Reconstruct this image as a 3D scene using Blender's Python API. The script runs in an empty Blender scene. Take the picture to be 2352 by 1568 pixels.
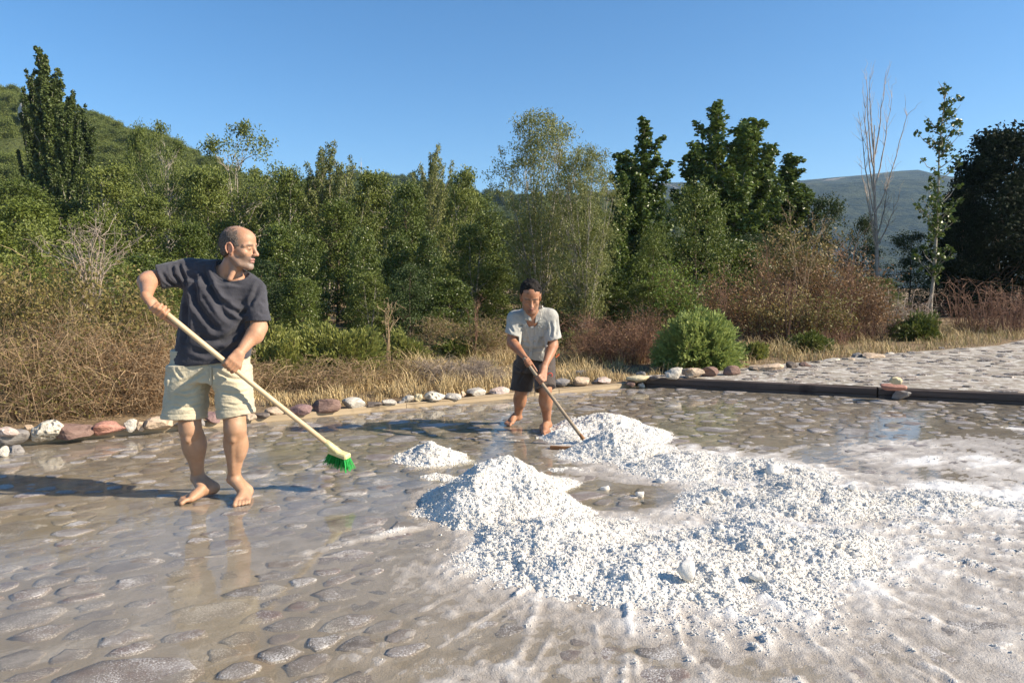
import bpy, math, random
import numpy as np
from mathutils import Vector

SC = bpy.context.scene
COL = SC.collection
rad = math.radians
# ------------------------------------------------------------------ camera
CAM_H, PITCH, FPX = 1.33, rad(4.18), 1633.0          # focal length in pixels of a 2352 px wide picture
cd = bpy.data.cameras.new('camera'); cam = bpy.data.objects.new('camera', cd); COL.objects.link(cam)
cd.sensor_width = 36.0; cd.lens = 25.0; cd.clip_start = 0.05; cd.clip_end = 12000
cam.location = (0, 0, CAM_H); cam.rotation_euler = (rad(90) - PITCH, 0, 0)
SC.camera = cam
# ------------------------------------------------------------------ sky, sun, exposure
SUN_EL, SUN_AZ = rad(31), rad(102)                      # azimuth clockwise from +Y: sun low on the right
w = bpy.data.worlds.new('World'); SC.world = w; w.use_nodes = True
nt = w.node_tree; nt.nodes.clear()
sky = nt.nodes.new('ShaderNodeTexSky'); sky.sky_type = 'NISHITA'; sky.sun_disc = False
sky.sun_elevation = SUN_EL; sky.sun_rotation = SUN_AZ
sky.altitude = 600; sky.air_density = 1.0; sky.dust_density = 0.0; sky.ozone_density = 3.0
bg = nt.nodes.new('ShaderNodeBackground'); bg.inputs['Strength'].default_value = 0.087
wo = nt.nodes.new('ShaderNodeOutputWorld')
hs = nt.nodes.new('ShaderNodeHueSaturation'); hs.inputs['Saturation'].default_value = 1.25
nt.links.new(sky.outputs[0], hs.inputs['Color']); nt.links.new(hs.outputs[0], bg.inputs[0]); nt.links.new(bg.outputs[0], wo.inputs[0])
sd = bpy.data.lights.new('sun', 'SUN'); sd.energy = 5.0; sd.angle = rad(0.53); sd.color = (1.0, 0.875, 0.70)
so = bpy.data.objects.new('sun', sd); COL.objects.link(so)
sdir = Vector((math.sin(SUN_AZ)*math.cos(SUN_EL), math.cos(SUN_AZ)*math.cos(SUN_EL), math.sin(SUN_EL)))
so.rotation_euler = sdir.to_track_quat('Z', 'Y').to_euler(); so.location = (30, -5, 20)
SC.view_settings.view_transform = 'Standard'; SC.view_settings.look = 'None'
SC.view_settings.exposure = 1.05; SC.view_settings.gamma = 1.0; SC.view_settings.use_curve_mapping = False
SC.render.engine = 'CYCLES'
SC.cycles.max_bounces = 8; SC.cycles.diffuse_bounces = 4; SC.cycles.glossy_bounces = 3
SC.cycles.transmission_bounces = 4; SC.cycles.transparent_max_bounces = 12; SC.cycles.volume_bounces = 0

# ------------------------------------------------------------------ helpers
def ray(px, py):
    a = (px-1176)/FPX; b = (784-py)/FPX
    return (a, math.cos(PITCH)+b*math.sin(PITCH), -math.sin(PITCH)+b*math.cos(PITCH))
def G(px, py, z=0.0):                                   # a point of the ground at height z
    d = ray(px, py); t = (z-CAM_H)/d[2]; return np.array((d[0]*t, d[1]*t, z))
def U(px, py, Y):                                       # a point at distance Y
    d = ray(px, py); t = Y/d[1]; return np.array((d[0]*t, Y, CAM_H+d[2]*t))
_tab = {}
def vnoise(P, scale, seed=0):                           # smooth value noise, -1..1
    if seed not in _tab: _tab[seed] = np.random.RandomState(seed+7).rand(32, 32, 32).astype(np.float32)*2-1
    T = _tab[seed]; q = np.asarray(P, dtype=np.float64)/scale
    i = np.floor(q).astype(np.int64); f = q-i; f = f*f*(3-2*f); i &= 31; j = (i+1) & 31
    x0, y0, z0 = i[..., 0], i[..., 1], i[..., 2]; x1, y1, z1 = j[..., 0], j[..., 1], j[..., 2]
    fx, fy, fz = f[..., 0], f[..., 1], f[..., 2]
    a = T[x0, y0, z0]*(1-fx)+T[x1, y0, z0]*fx; b = T[x0, y1, z0]*(1-fx)+T[x1, y1, z0]*fx
    c = T[x0, y0, z1]*(1-fx)+T[x1, y0, z1]*fx; d = T[x0, y1, z1]*(1-fx)+T[x1, y1, z1]*fx
    return (a*(1-fy)+b*fy)*(1-fz)+(c*(1-fy)+d*fy)*fz
def fbm(P, scale, seed=0, oct=4):
    s, a, t = 0, 1.0, 0
    for k in range(oct):
        s = s+a*vnoise(P, scale/2**k, seed+k); t += a; a *= .5
    return s/t
def xy0(x, y): return np.stack([x, y, np.zeros_like(x)], -1)
def sstep(a, b, x):
    t = np.clip((x-a)/(b-a), 0, 1); return t*t*(3-2*t)
def unit(v): v = np.asarray(v, float); return v/(np.linalg.norm(v, axis=-1, keepdims=True)+1e-12)

def mesh_of(name, V, F, smooth=False, attrs=None):
    """F: array (n,3)/(n,4) or a list of such arrays"""
    me = bpy.data.meshes.new(name)
    V = np.ascontiguousarray(V, dtype=np.float32)
    Fs = [np.asarray(f) for f in (F if isinstance(F, list) else [F]) if len(f)]
    loops = np.concatenate([f.ravel() for f in Fs]).astype(np.int32)
    tot = np.concatenate([np.full(len(f), f.shape[1]) for f in Fs]).astype(np.int32)
    st = np.concatenate([[0], np.cumsum(tot)[:-1]]).astype(np.int32)
    me.vertices.add(len(V)); me.vertices.foreach_set('co', V.ravel())
    me.loops.add(len(loops)); me.loops.foreach_set('vertex_index', loops)
    me.polygons.add(len(tot)); me.polygons.foreach_set('loop_start', st); me.polygons.foreach_set('loop_total', tot)
    me.polygons.foreach_set('use_smooth', np.full(len(tot), smooth))
    for k, a in (attrs or {}).items():
        a = np.asarray(a, dtype=np.float32)
        if a.ndim == 1:
            at = me.attributes.new(k, 'FLOAT', 'POINT'); at.data.foreach_set('value', a)
        else:
            if a.shape[1] == 3: a = np.c_[a, np.ones(len(a), np.float32)]
            at = me.attributes.new(k, 'FLOAT_COLOR', 'POINT'); at.data.foreach_set('color', a.ravel())
    me.update(calc_edges=True); me.validate()
    return me
def obj(name, me, mat=None, parent=None, loc=None, rotz=0.0, label=None, cat=None, group=None, kind=None, scale=None):
    o = bpy.data.objects.new(name, me); COL.objects.link(o)
    if mat is not None and me is not None and len(me.materials) == 0: me.materials.append(mat)
    if parent is not None: o.parent = parent
    if loc is not None: o.location = [float(c) for c in loc]
    if rotz: o.rotation_euler = (0, 0, rotz)
    if scale is not None: o.scale = [float(c) for c in scale]
    tag(o, label, cat, group, kind); return o
def tag(o, label=None, cat=None, group=None, kind=None):
    if label: o['label'] = label
    if cat: o['category'] = cat
    if group: o['group'] = group
    if kind: o['kind'] = kind
def mk(name, V, F, mat, smooth=False, attrs=None, **kw): return obj(name, mesh_of(name, V, F, smooth, attrs), mat, **kw)
class Acc:                                              # collects pieces that belong to ONE mesh
    def __init__(s): s.V, s.F, s.A, s.n = [], {}, [], 0
    def add(s, V, F, a=0.0):
        V = np.asarray(V, float); F = np.asarray(F)
        s.V.append(V); s.F.setdefault(F.shape[1], []).append(F+s.n); s.n += len(V)
        s.A.append(np.full(len(V), a) if np.isscalar(a) else np.asarray(a))
    def get(s): return np.concatenate(s.V), [np.concatenate(f) for f in s.F.values()], np.concatenate(s.A)
def tubes(P, R, k=5, cap=True):
    """P (m,n,3) centre lines, R (m,n) radii -> V, F (quads)"""
    P = np.asarray(P, float); R = np.asarray(R, float); m, n, _ = P.shape
    T = np.gradient(P, axis=1) if n > 2 else np.repeat(P[:, 1:]-P[:, :1], 2, axis=1)
    T = unit(T); ref = np.where(np.abs(T[:, :1, 2:3]) > .8, np.array([[[1., 0, 0]]]), np.array([[[0, 0, 1.]]]))
    A = unit(np.cross(T, np.broadcast_to(ref, T.shape))); B = np.cross(T, A)
    ang = np.arange(k)*2*math.pi/k
    V = P[:, :, None]+R[:, :, None, None]*(A[:, :, None]*np.cos(ang)[None, None, :, None]+B[:, :, None]*np.sin(ang)[None, None, :, None])
    idx = np.arange(m*n*k).reshape(m, n, k); i0 = idx[:, :-1]; i1 = idx[:, 1:]
    F = np.stack([i0, np.roll(i0, -1, 2), np.roll(i1, -1, 2), i1], -1).reshape(-1, 4)
    return V.reshape(-1, 3), F
def box(c, s, rot=None, bev=0):
    """box as V,F with chamfered edges (rot: 3x3)"""
    s = np.asarray(s, float)/2; b = min(bev, s.min()*.9) if bev else 0
    V, F = [], []
    if not b:
        for x in (-1, 1):
            for y in (-1, 1):
                for z in (-1, 1): V.append((x*s[0], y*s[1], z*s[2]))
        F = [(0, 1, 3, 2), (4, 6, 7, 5), (0, 4, 5, 1), (2, 3, 7, 6), (0, 2, 6, 4), (1, 5, 7, 3)]
        V = np.array(V)
    else:
        import bmesh
        bm = bmesh.new(); bmesh.ops.create_cube(bm, size=2)
        for v in bm.verts: v.co = Vector((v.co.x*s[0], v.co.y*s[1], v.co.z*s[2]))
        bmesh.ops.bevel(bm, geom=bm.edges[:], offset=b, segments=1, affect='EDGES')
        bmesh.ops.triangulate(bm, faces=bm.faces[:])
        V = np.array([v.co[:] for v in bm.verts]); bm.verts.index_update()
        F = [tuple(v.index for v in f.verts) for f in bm.faces]; bm.free()
    if rot is not None: V = V@np.asarray(rot).T
    return V+np.asarray(c), np.array(F)
_ico = {}
def ico(sub):
    if sub not in _ico:
        import bmesh
        bm = bmesh.new(); bmesh.ops.create_icosphere(bm, subdivisions=sub, radius=1.0); bm.verts.index_update()
        _ico[sub] = (np.array([v.co[:] for v in bm.verts]), np.array([[v.index for v in f.verts] for f in bm.faces])); bm.free()
    return _ico[sub]

# ------------------------------------------------------------------ materials
class N:
    """tiny node-graph helper"""
    def __init__(s, name):
        s.m = bpy.data.materials.new(name); s.m.use_nodes = True; s.t = s.m.node_tree; s.t.nodes.clear()
        s.out = s.t.nodes.new('ShaderNodeOutputMaterial')
    def n(s, typ, **kw):
        nd = s.t.nodes.new(typ)
        for k, v in kw.items(): setattr(nd, k, v)
        return nd
    def link(s, a, b): s.t.links.new(a, b)
    def put(s, sock, v):
        if hasattr(v, 'is_output') or isinstance(v, bpy.types.NodeSocket): s.link(v, sock)
        elif isinstance(v, (tuple, list)) and len(v) == 3 and sock.type == 'RGBA': sock.default_value = (*v, 1)
        else: sock.default_value = v
    def pos(s): return s.n('ShaderNodeNewGeometry').outputs['Position']
    def oco(s): return s.n('ShaderNodeTexCoord').outputs['Object']
    def noise(s, scale, detail=3, rough=.55, vec=None, dist=0.0):
        nd = s.n('ShaderNodeTexNoise'); nd.inputs['Scale'].default_value = scale; nd.inputs['Detail'].default_value = detail
        nd.inputs['Roughness'].default_value = rough; nd.inputs['Distortion'].default_value = dist
        s.link(vec if vec is not None else s.oco(), nd.inputs['Vector']); return nd.outputs['Fac']
    def voro(s, scale, vec=None, out='Distance', feat='F1'):
        nd = s.n('ShaderNodeTexVoronoi', feature=feat); nd.inputs['Scale'].default_value = scale
        s.link(vec if vec is not None else s.oco(), nd.inputs['Vector']); return nd.outputs[out]
    def attr(s, name, out='Fac'): return s.n('ShaderNodeAttribute', attribute_name=name).outputs[out]
    def math(s, op, a, b=0.0, clamp=False):
        nd = s.n('ShaderNodeMath', operation=op, use_clamp=clamp); s.put(nd.inputs[0], a); s.put(nd.inputs[1], b); return nd.outputs[0]
    def rng(s, v, a, b, c=0.0, d=1.0):
        nd = s.n('ShaderNodeMapRange'); s.put(nd.inputs[0], v)
        for i, q in enumerate((a, b, c, d)): s.put(nd.inputs[1+i], q)
        return nd.outputs[0]
    def mix(s, f, a, b):
        nd = s.n('ShaderNodeMix', data_type='RGBA'); s.put(nd.inputs[0], f); s.put(nd.inputs[6], a); s.put(nd.inputs[7], b); return nd.outputs[2]
    def scalev(s, v, x, y, z):
        nd = s.n('ShaderNodeMapping'); s.link(v, nd.inputs[0]); nd.inputs['Scale'].default_value = (x, y, z); return nd.outputs[0]
    def rotv(s, v, rz, sx, sy, sz):
        nd = s.n('ShaderNodeMapping'); s.link(v, nd.inputs[0]); nd.inputs['Rotation'].default_value = (0, 0, rz)
        nd2 = s.n('ShaderNodeMapping'); s.link(nd.outputs[0], nd2.inputs[0]); nd2.inputs['Scale'].default_value = (sx, sy, sz); return nd2.outputs[0]
    def bump(s, h, strength=.5, dist=.01, prev=None):
        nd = s.n('ShaderNodeBump'); nd.inputs['Strength'].default_value = strength; nd.inputs['Distance'].default_value = dist
        s.link(h, nd.inputs['Height'])
        if prev is not None: s.link(prev, nd.inputs['Normal'])
        return nd.outputs[0]
    def bsdf(s, col, rough=.7, spec=.4, normal=None, **kw):
        b = s.n('ShaderNodeBsdfPrincipled'); s.put(b.inputs['Base Color'], col); s.put(b.inputs['Roughness'], rough)
        s.put(b.inputs['Specular IOR Level'], spec)
        if normal is not None: s.link(normal, b.inputs['Normal'])
        for k, v in kw.items(): s.put(b.inputs[k.replace('_', ' ')], v)
        s.link(b.outputs[0], s.out.inputs[0]); return b
def simple(name, c1, c2, scale=8, rough=.75, bscale=30, bstr=.4, bdist=.01, spec=.35, detail=4, world=False, **kw):
    g = N(name); v = g.pos() if world else g.oco()
    c = g.mix(g.rng(g.noise(scale, detail, .6, v), .32, .68), c1, c2)
    g.bsdf(c, rough, spec, g.bump(g.noise(bscale, 4, .6, v), bstr, bdist), **kw); return g.m
def leafmat(name, c1, c2, trans=.22, rough=.5, spec=.35, hue=None, gain=1.55):
    """leaf colour varies per leaf clump ('tint' on the mesh) and per plant"""
    c1 = tuple(q*gain for q in c1); c2 = tuple(q*gain for q in c2)
    g = N(name); t = g.attr('tint'); oi = g.n('ShaderNodeObjectInfo').outputs['Random']
    c = g.mix(g.math('ADD', g.math('MULTIPLY', t, .62), g.math('MULTIPLY', oi, .42), True), c1, c2)
    if hue: c = g.mix(g.rng(g.attr('dry'), .0, 1), c, hue)
    b = g.n('ShaderNodeBsdfPrincipled'); g.put(b.inputs['Base Color'], c); b.inputs['Roughness'].default_value = rough
    b.inputs['Specular IOR Level'].default_value = spec
    tr = g.n('ShaderNodeBsdfTranslucent'); g.link(c, tr.inputs[0])
    ms = g.n('ShaderNodeMixShader'); ms.inputs[0].default_value = trans
    g.link(b.outputs[0], ms.inputs[1]); g.link(tr.outputs[0], ms.inputs[2]); g.link(ms.outputs[0], g.out.inputs[0]); return g.m
# ================================================================== THE SETTING
CORN = np.array((1.70, 9.66)); DL = unit(np.array((-5.99, -3.78))); DR = unit(np.array((4.15, -1.58)))
NL = np.array((DL[1], -DL[0])); NL = NL if NL[1] > 0 else -NL          # outward normals of the two pan edges
NR = np.array((-DR[1], DR[0])); NR = NR if NR[1] > 0 else -NR
def vout(x, y):                                          # distance outside the pan (negative inside)
    p = np.stack([x-CORN[0], y-CORN[1]], -1); return np.maximum(p@NL, p@NR)
def gz(x, y):                                            # height of the ground outside the pan
    x = np.asarray(x, float); y = np.asarray(y, float); v = np.maximum(vout(x, y), 0)
    return .055+np.minimum(v, 3)*.02+np.clip(v-3, 0, 60)*.022+.05*sstep(.3, 2, v)*fbm(xy0(x, y), 2.2, 3)

# ---- salt: height of the heaps and of the slurry over the pan
def bump2(x, y, cx, cy, rx, ry, h, rot=0.0, pw=1.0):
    c, s = math.cos(rot), math.sin(rot); dx, dy = x-cx, y-cy
    q = ((dx*c+dy*s)/rx)**2+((-dx*s+dy*c)/ry)**2
    return h*np.exp(-q**pw)
def cone(x, y, cx, cy, r, h, rnd=.012):
    d = np.hypot(x-cx, y-cy)/r; t = 1.06-np.sqrt(d*d+rnd); return h*np.where(t > .12, t, np.maximum(.12+(t-.12)*.55, 0)*np.where(t > -.1, 1, 0))
def seg(x, y, ax, ay, bx, by, wd, h):
    t = np.clip(((x-ax)*(bx-ax)+(y-ay)*(by-ay))/((bx-ax)**2+(by-ay)**2), 0, 1)
    d = np.hypot(x-ax-t*(bx-ax), y-ay-t*(by-ay)); return h*np.exp(-(d/wd)**2)
def smax(*a, k=28.0):
    a = np.stack(a); m = a.max(0); return m+np.log(np.exp((a-m)*k).sum(0)/len(a)**.35)/k
def heap_main(x, y):
    n = fbm(xy0(x, y), .55, 11, 3); x2, y2 = x+.06*n, y+.09*fbm(xy0(x, y), .5, 21, 3)
    hs = np.maximum.reduce([
        cone(x2, y2, -.03, 4.36, .64, .335, rnd=.035),
        bump2(x2, y2, .02, 4.2, .36, .36, .20),
        bump2(x2, y2, .26, 3.52, .50, .54, .125, .3),
        bump2(x2, y2, .80, 3.26, .60, .48, .12, -.1),
        bump2(x2, y2, 1.30, 3.52, .62, .46, .125, .25),
        bump2(x2, y2, 1.75, 4.35, .70, .55, .11, .2),
        bump2(x2, y2, 2.45, 4.30, .95, .38, .065, -.05),
        bump2(x2, y2, 3.3, 4.15, .8, .26, .042, 0),
        bump2(x2, y2, 1.28, 5.25, .55, .45, .10, -.3),
        bump2(x2, y2, .88, 5.66, .38, .36, .165),
        bump2(x2, y2, 1.75, 5.0, .55, .35, .10, -.5),
        bump2(x2, y2, .42, 5.12, .22, .14, .045),
        seg(x2, y2, -.55, 4.95, -.25, 4.85, .13, .05),
        seg(x2, y2, -.80, 3.72, -.42, 3.95, .05, .035)])
    hole = bump2(x, y, .62, 4.47, .44, .29, 1.0, .05, 2.2)
    hs = hs*(1-.96*hole)*(1+.30*n)
    return hs-.022
def heap_rear(x, y):
    n = fbm(xy0(x, y), .4, 12, 3)
    return np.maximum(cone(x+.05*n, y+.05*n, .86, 6.45, .62, .215), bump2(x, y, .62, 6.38, .26, .2, .06))*(1+.25*n)-.012
def heap_small(x, y):
    n = fbm(xy0(x, y), .3, 13, 3)
    return np.maximum(cone(x+.04*n, y+.05*n, -.66, 5.52, .31, .150)*1.0, bump2(x, y, -.60, 5.42, .27, .15, .05))*(1+.3*n)-.012
def cover(x, y):                                         # 0..1: how thick the salt slurry lies over the stones
    n = fbm(xy0(x, y), .8, 31, 4)
    c = .95*sstep(-.9, .5, x-.55*(y-2.9)*(y < 3.6)-.1+.28*n)*sstep(6.6, 4.4, y-.35*(x-1)+.5*n)
    c = np.maximum(c, .85*bump2(x, y, -.15, 3.35, .75, .55, 1)+.3*n*bump2(x, y, -.15, 3.35, .9, .7, 1))
    c = np.maximum(c, .8*bump2(x, y, -.05, 2.42, .34, .22, 1))
    c = np.maximum(c, .7*bump2(x, y, 1.9, 5.7, 1.3, .6, 1))
    c = c*(1-.42*sstep(3.15, 2.5, y+.25*n))*(1-.25*sstep(1.6, 2.6, x+.4*n)*(y < 4.6))
    return np.clip(c, 0, 1)*(1-.9*bump2(x, y, .62, 4.47, .46, .31, 1.0, .05, 2.2))
STROKES = None
def ridges(x, y):                                        # broom strokes: salt drawn out in rays round the heap
    global STROKES
    dx, dy = x-.75, y-4.5; th = np.arctan2(dy, dx); r = np.hypot(dx, dy)
    q = np.stack([th*6.5, r*.55, 0*x], -1)
    q = np.stack([th*9, r*.22, 0*x], -1); a = np.maximum(np.clip(fbm(q, .42, 41, 4)*2.6, 0, 1)*.7, sstep(.80, .97, 1-np.abs(vnoise(q, .55, 43)))*(.5+.8*vnoise(q, .21, 44)))*sstep(.9, 1.5, r)*sstep(4.4, 2.4, r)*np.clip(.7+1.2*fbm(xy0(x, y), .9, 47, 2), .15, 1)
    b = seg(x, y, -1.25, 3.32, -.5, 3.9, .035, 1.0)+seg(x, y, -.72, 2.35, -.22, 2.85, .05, 1.1)+bump2(x, y, -.1, 2.38, .22, .11, 1.2)
    if STROKES is None:
        STROKES = []; rs_ = np.random.RandomState(21)
        for k in range(95):
            t0 = rs_.uniform(-3.05, .30); r0 = rs_.uniform(1.0, 1.9)*(1+.35*abs(math.cos(t0))); t1 = t0+rs_.normal()*.10; r1 = r0+rs_.uniform(.5, 1.4); STROKES.append((.75+r0*math.cos(t0), 4.35+r0*math.sin(t0), .75+r1*math.cos(t1), 4.35+r1*math.sin(t1), rs_.uniform(.009, .022), rs_.uniform(.35, .95)))
    for q_ in STROKES: b = np.maximum(b, seg(x, y, *q_))
    b = b*(.75+.5*fbm(xy0(x, y), .10, 48, 2))
    return a*.6+np.minimum(b, 1.2)
def sheet_h(x, y):
    p = xy0(x, y)
    c = cover(x, y); n1 = fbm(p, .5, 51, 3); n2 = fbm(p, .07, 55, 3)
    film = np.clip(fbm(np.stack([x*DL[0]+y*DL[1], (x*DL[1]-y*DL[0])*1.9, 0*x], -1), .55, 61, 4)*2.4-.42, 0, 1)*sstep(4.0, 6.5, y+.25*x)
    rg = ridges(x, y)*np.clip(.25+c*1.1, 0, 1)
    n3 = fbm(p, 1.3, 57, 3)
    n4 = vnoise(p, .028, 59)
    hm_ = heap_main(x, y); near = sstep(-.0195, .012, hm_+.010*n1+.006*n2)*(1-bump2(x, y, .62, 4.47, .46, .32, 1.0, .05, 2.2))
    h = .0034+.0036*n1+.0034*n3+.0014*n2+.0088*c+.005*film*(.6+.4*n2)+.012*rg*(1+.9*n2+.6*n4)+.0035*c*n4+near*(.010+.006*n2+.004*n4)
    salt = np.clip(.13+.34*c+.60*film+.55*rg*(.7+.7*n2+.4*n4)+.20*n1+.14*n3+.20*n2+.10*n4*c+.24*near+.30*bump2(x, y, 2.9, 4.6, 1.5, 1.0, 1)*(.6+.8*n1), 0, 1)
    return h, salt
STONE_T = {}

# ---- pan floor: a sheet of silt and slurry
def film_mask(g, lo=.51, hi=.66):                        # salt film dried in streaks along the broom direction, shared by stones and silt
    v = g.rotv(g.pos(), -math.atan2(-DL[1], -DL[0]), .55, 1.6, 1); n = g.noise(3.2, 6, .68, v, .6)
    return g.rng(g.math('ADD', n, g.math('MULTIPLY', g.math('SUBTRACT', g.noise(45, 4, .75, g.pos()), .5), .22)), lo, hi)
g = N('salt_silt'); s = g.attr('salt'); fine = g.noise(60, 5, .7, g.pos()); big = g.noise(2.2, 4, .6, g.pos())
sv = g.math('ADD', s, g.math('MULTIPLY', g.math('SUBTRACT', fine, .5), .35))
c = g.mix(big, (.205, .168, .115), (.335, .282, .205)); c = g.mix(g.math('MULTIPLY', film_mask(g), .75), c, (.50, .465, .43))
c = g.mix(g.rng(sv, .16, .44), c, (.37, .325, .275)); c = g.mix(g.rng(sv, .44, .78), c, (.58, .54, .49)); c = g.mix(g.rng(sv, .72, 1.0), c, (.78, .76, .72))
g.bsdf(c, g.rng(sv, .2, .7, .30, .62), .45, g.bump(g.noise(140, 4, .7, g.pos()), .8, .008, g.bump(g.noise(38, 4, .7, g.pos()), .6, .012))); M_SILT = g.m
def polar_grid(s0, s1, ns, y0, y1, ny):
    s = np.linspace(s0, s1, ns); y = np.exp(np.linspace(math.log(y0), math.log(y1), ny))
    X = (y[:, None]*s[None, :]); Y = np.repeat(y[:, None], ns, 1); return X, Y
def grid_faces(ny, nx):
    i = np.arange(ny*nx).reshape(ny, nx); return np.stack([i[:-1, :-1], i[:-1, 1:], i[1:, 1:], i[1:, :-1]], -1).reshape(-1, 4)
X, Y = polar_grid(-.92, 1.0, 470, 1.6, 10.3, 330)
H, S = sheet_h(X, Y)
FLOOR = mk('salt_pan_floor', np.stack([X, Y, H], -1).reshape(-1, 3), grid_faces(*X.shape), M_SILT, smooth=True, attrs={'salt': S.ravel()}, kind='structure',
           label='wet cobbled floor of the salt pan under thin brine and salt slurry')
# the far left and near ends of the pan that the fine sheet does not reach
q = [(-1.5, 1.31), (1.62, 1.31), (1.62, -6), (-14, -6), (-14, .1)]
mk('salt_pan_bed', [(-30, -12, -.012), (30, -12, -.012), (30, 11, -.012), (-30, 11, -.012)], np.array([[0, 1, 2, 3]]), M_SILT, kind='structure', label='silty bed below the cobbles of the salt pan')

# ---- cobbles
g = N('wet_cobble'); p = g.pos(); oi = g.n('ShaderNodeObjectInfo').outputs['Random']; tt = g.attr('tint')
hue = g.math('FRACT', g.math('ADD', oi, tt))
c = g.mix(g.rng(hue, 0, .5), (.105, .086, .070), (.195, .160, .130)); c = g.mix(g.rng(hue, .55, .9), c, (.16, .115, .100))
c = g.mix(g.rng(g.noise(18, 4, .6, p), .35, .7), c, (.23, .20, .17))
c = g.mix(g.math('MULTIPLY', film_mask(g, .50, .65), .62), c, (.40, .37, .345))
sp = g.rng(g.math('ADD', g.noise(150, 3, .7, p), g.math('MULTIPLY', g.noise(5, 4, .6, p), .75)), .89, 1.06)
c = g.mix(g.math('MULTIPLY', sp, .85), c, (.64, .61, .575))
g.bsdf(c, g.rng(sp, 0, 1, .42, .75), .45, g.bump(g.noise(160, 4, .7, p), .8, .008)); M_COB = g.m
def scatter(rs, xr, yr, inside, rlo, rhi, tries, ang, stretch, far=None):
    ca, sa = math.cos(ang), math.sin(ang); cell = {}; out = []
    for k in range(tries):
        x = rs.uniform(*xr); y = rs.uniform(*yr)
        if not inside(x, y): continue
        r = rlo+(rhi-rlo)*rs.rand()**2.2
        if far: r *= far(x, y)
        a, b = (x*ca+y*sa)/stretch, -x*sa+y*ca
        ia, ib = int(math.floor(a/rhi)), int(math.floor(b/rhi)); ok = True
        for i in range(ia-2, ia+3):
            for j in range(ib-2, ib+3):
                for (a2, b2, r2) in cell.get((i, j), ()):
                    if (a-a2)**2+(b-b2)**2 < (r+r2)**2*.80: ok = False; break
                if not ok: break
            if not ok: break
        if ok: cell.setdefault((ia, ib), []).append((a, b, r)); out.append((a, b, r, x, y))
    return np.array(out)
def cell_polys(pts, ang, stretch, gap, rs, npt=10, jit=.12):
    """one rounded polygon per point: its own cell between its neighbours, as cobbles fit together"""
    P = pts[:, :2]; R = pts[:, 2]; ca, sa = math.cos(ang), math.sin(ang); polys = []
    for i in range(len(P)):
        d = np.hypot(*(P-P[i]).T); nb = np.argsort(d)[1:14]
        th = np.linspace(0, 2*math.pi, npt, endpoint=False)+rs.rand()*.6
        dirs = np.stack([np.cos(th), np.sin(th)], -1); rr = np.full(npt, R[i]*1.5)
        for j in nb:
            v = P[j]-P[i]; L = np.hypot(*v); u = v/L; m = L*R[i]/(R[i]+R[j])-gap*.5
            cosv = dirs@u; t = np.where(cosv > .05, m/np.maximum(cosv, .05), 9); rr = np.minimum(rr, t)
        rr = .15*np.roll(rr, 1)+.7*rr+.15*np.roll(rr, -1)
        rr = np.maximum(rr*(1+jit*(rs.rand(npt)-.55)), .012)
        q = dirs*rr[:, None]; q[:, 0] *= stretch
        polys.append(np.stack([q[:, 0]*ca-q[:, 1]*sa, q[:, 0]*sa+q[:, 1]*ca], -1))
    return polys
def cobble(poly, top, rs):
    n = len(poly); t = rs.uniform(-.05, .05, 2)
    r1 = np.c_[poly, np.full(n, -.014)]; a = poly*.91; r2 = np.c_[a, top*.74+a@t*.4+rs.uniform(-.002, .002, n)]; b = poly*.68; r3 = np.c_[b, top*.96+b@t*.6+rs.uniform(-.0015, .0015, n)]
    V = np.concatenate([r1, r2, r3, [[0, 0, top]]]); i = np.arange(n); j = (i+1) % n
    F = [np.concatenate([np.stack([i, j, j+n], -1), np.stack([i, j+n, i+n], -1), np.stack([i+n, j+n, j+2*n], -1), np.stack([i+n, j+2*n, i+2*n], -1), np.stack([i+2*n, j+2*n, np.full(n, 3*n)], -1)])]
    return V, F[0]
rs = np.random.RandomState(5)
angL = math.atan2(-DL[1], -DL[0])-.12
def in_pan(x, y): return vout(np.float64(x), np.float64(y)) < -.06 and abs(x) < .80*y+.5
pts = scatter(rs, (-7, 8), (1.9, 9.6), in_pan, .045, .185, 60000, angL, 1.4)
polys = cell_polys(pts, angL, 1.4, .018, rs, 11, .42)
hm = np.maximum.reduce([heap_main(pts[:, 3], pts[:, 4]), heap_rear(pts[:, 3], pts[:, 4]), heap_small(pts[:, 3], pts[:, 4])])
vis = np.array([np.ptp(p[:, 0])*np.ptp(p[:, 1]) for p in polys])/pts[:, 4]**3*np.where(hm > .01, .02, 1)*np.where(np.abs(pts[:, 3]) < .74*pts[:, 4], 1, .1)
order = np.argsort(-vis); rest = Acc()
for rank, i in enumerate(order):
    x, y = pts[i, 3], pts[i, 4]; top = .0060+.0072*rs.rand()
    if rank > 300 and hm[i] > .03: continue
    V, F = cobble(polys[i], top, rs)
    if rank < 300:
        o = mk('stone', V, F, M_COB, smooth=True, parent=FLOOR, loc=(x, y, 0))
    else: rest.add(V+np.array((x, y, 0)), F, rs.rand())
V, F, A = rest.get(); mk('stone', V, F, M_COB, smooth=True, attrs={'tint': A}, parent=FLOOR, kind='stuff', label='many small wet cobbles of the farther pan floor')

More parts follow.
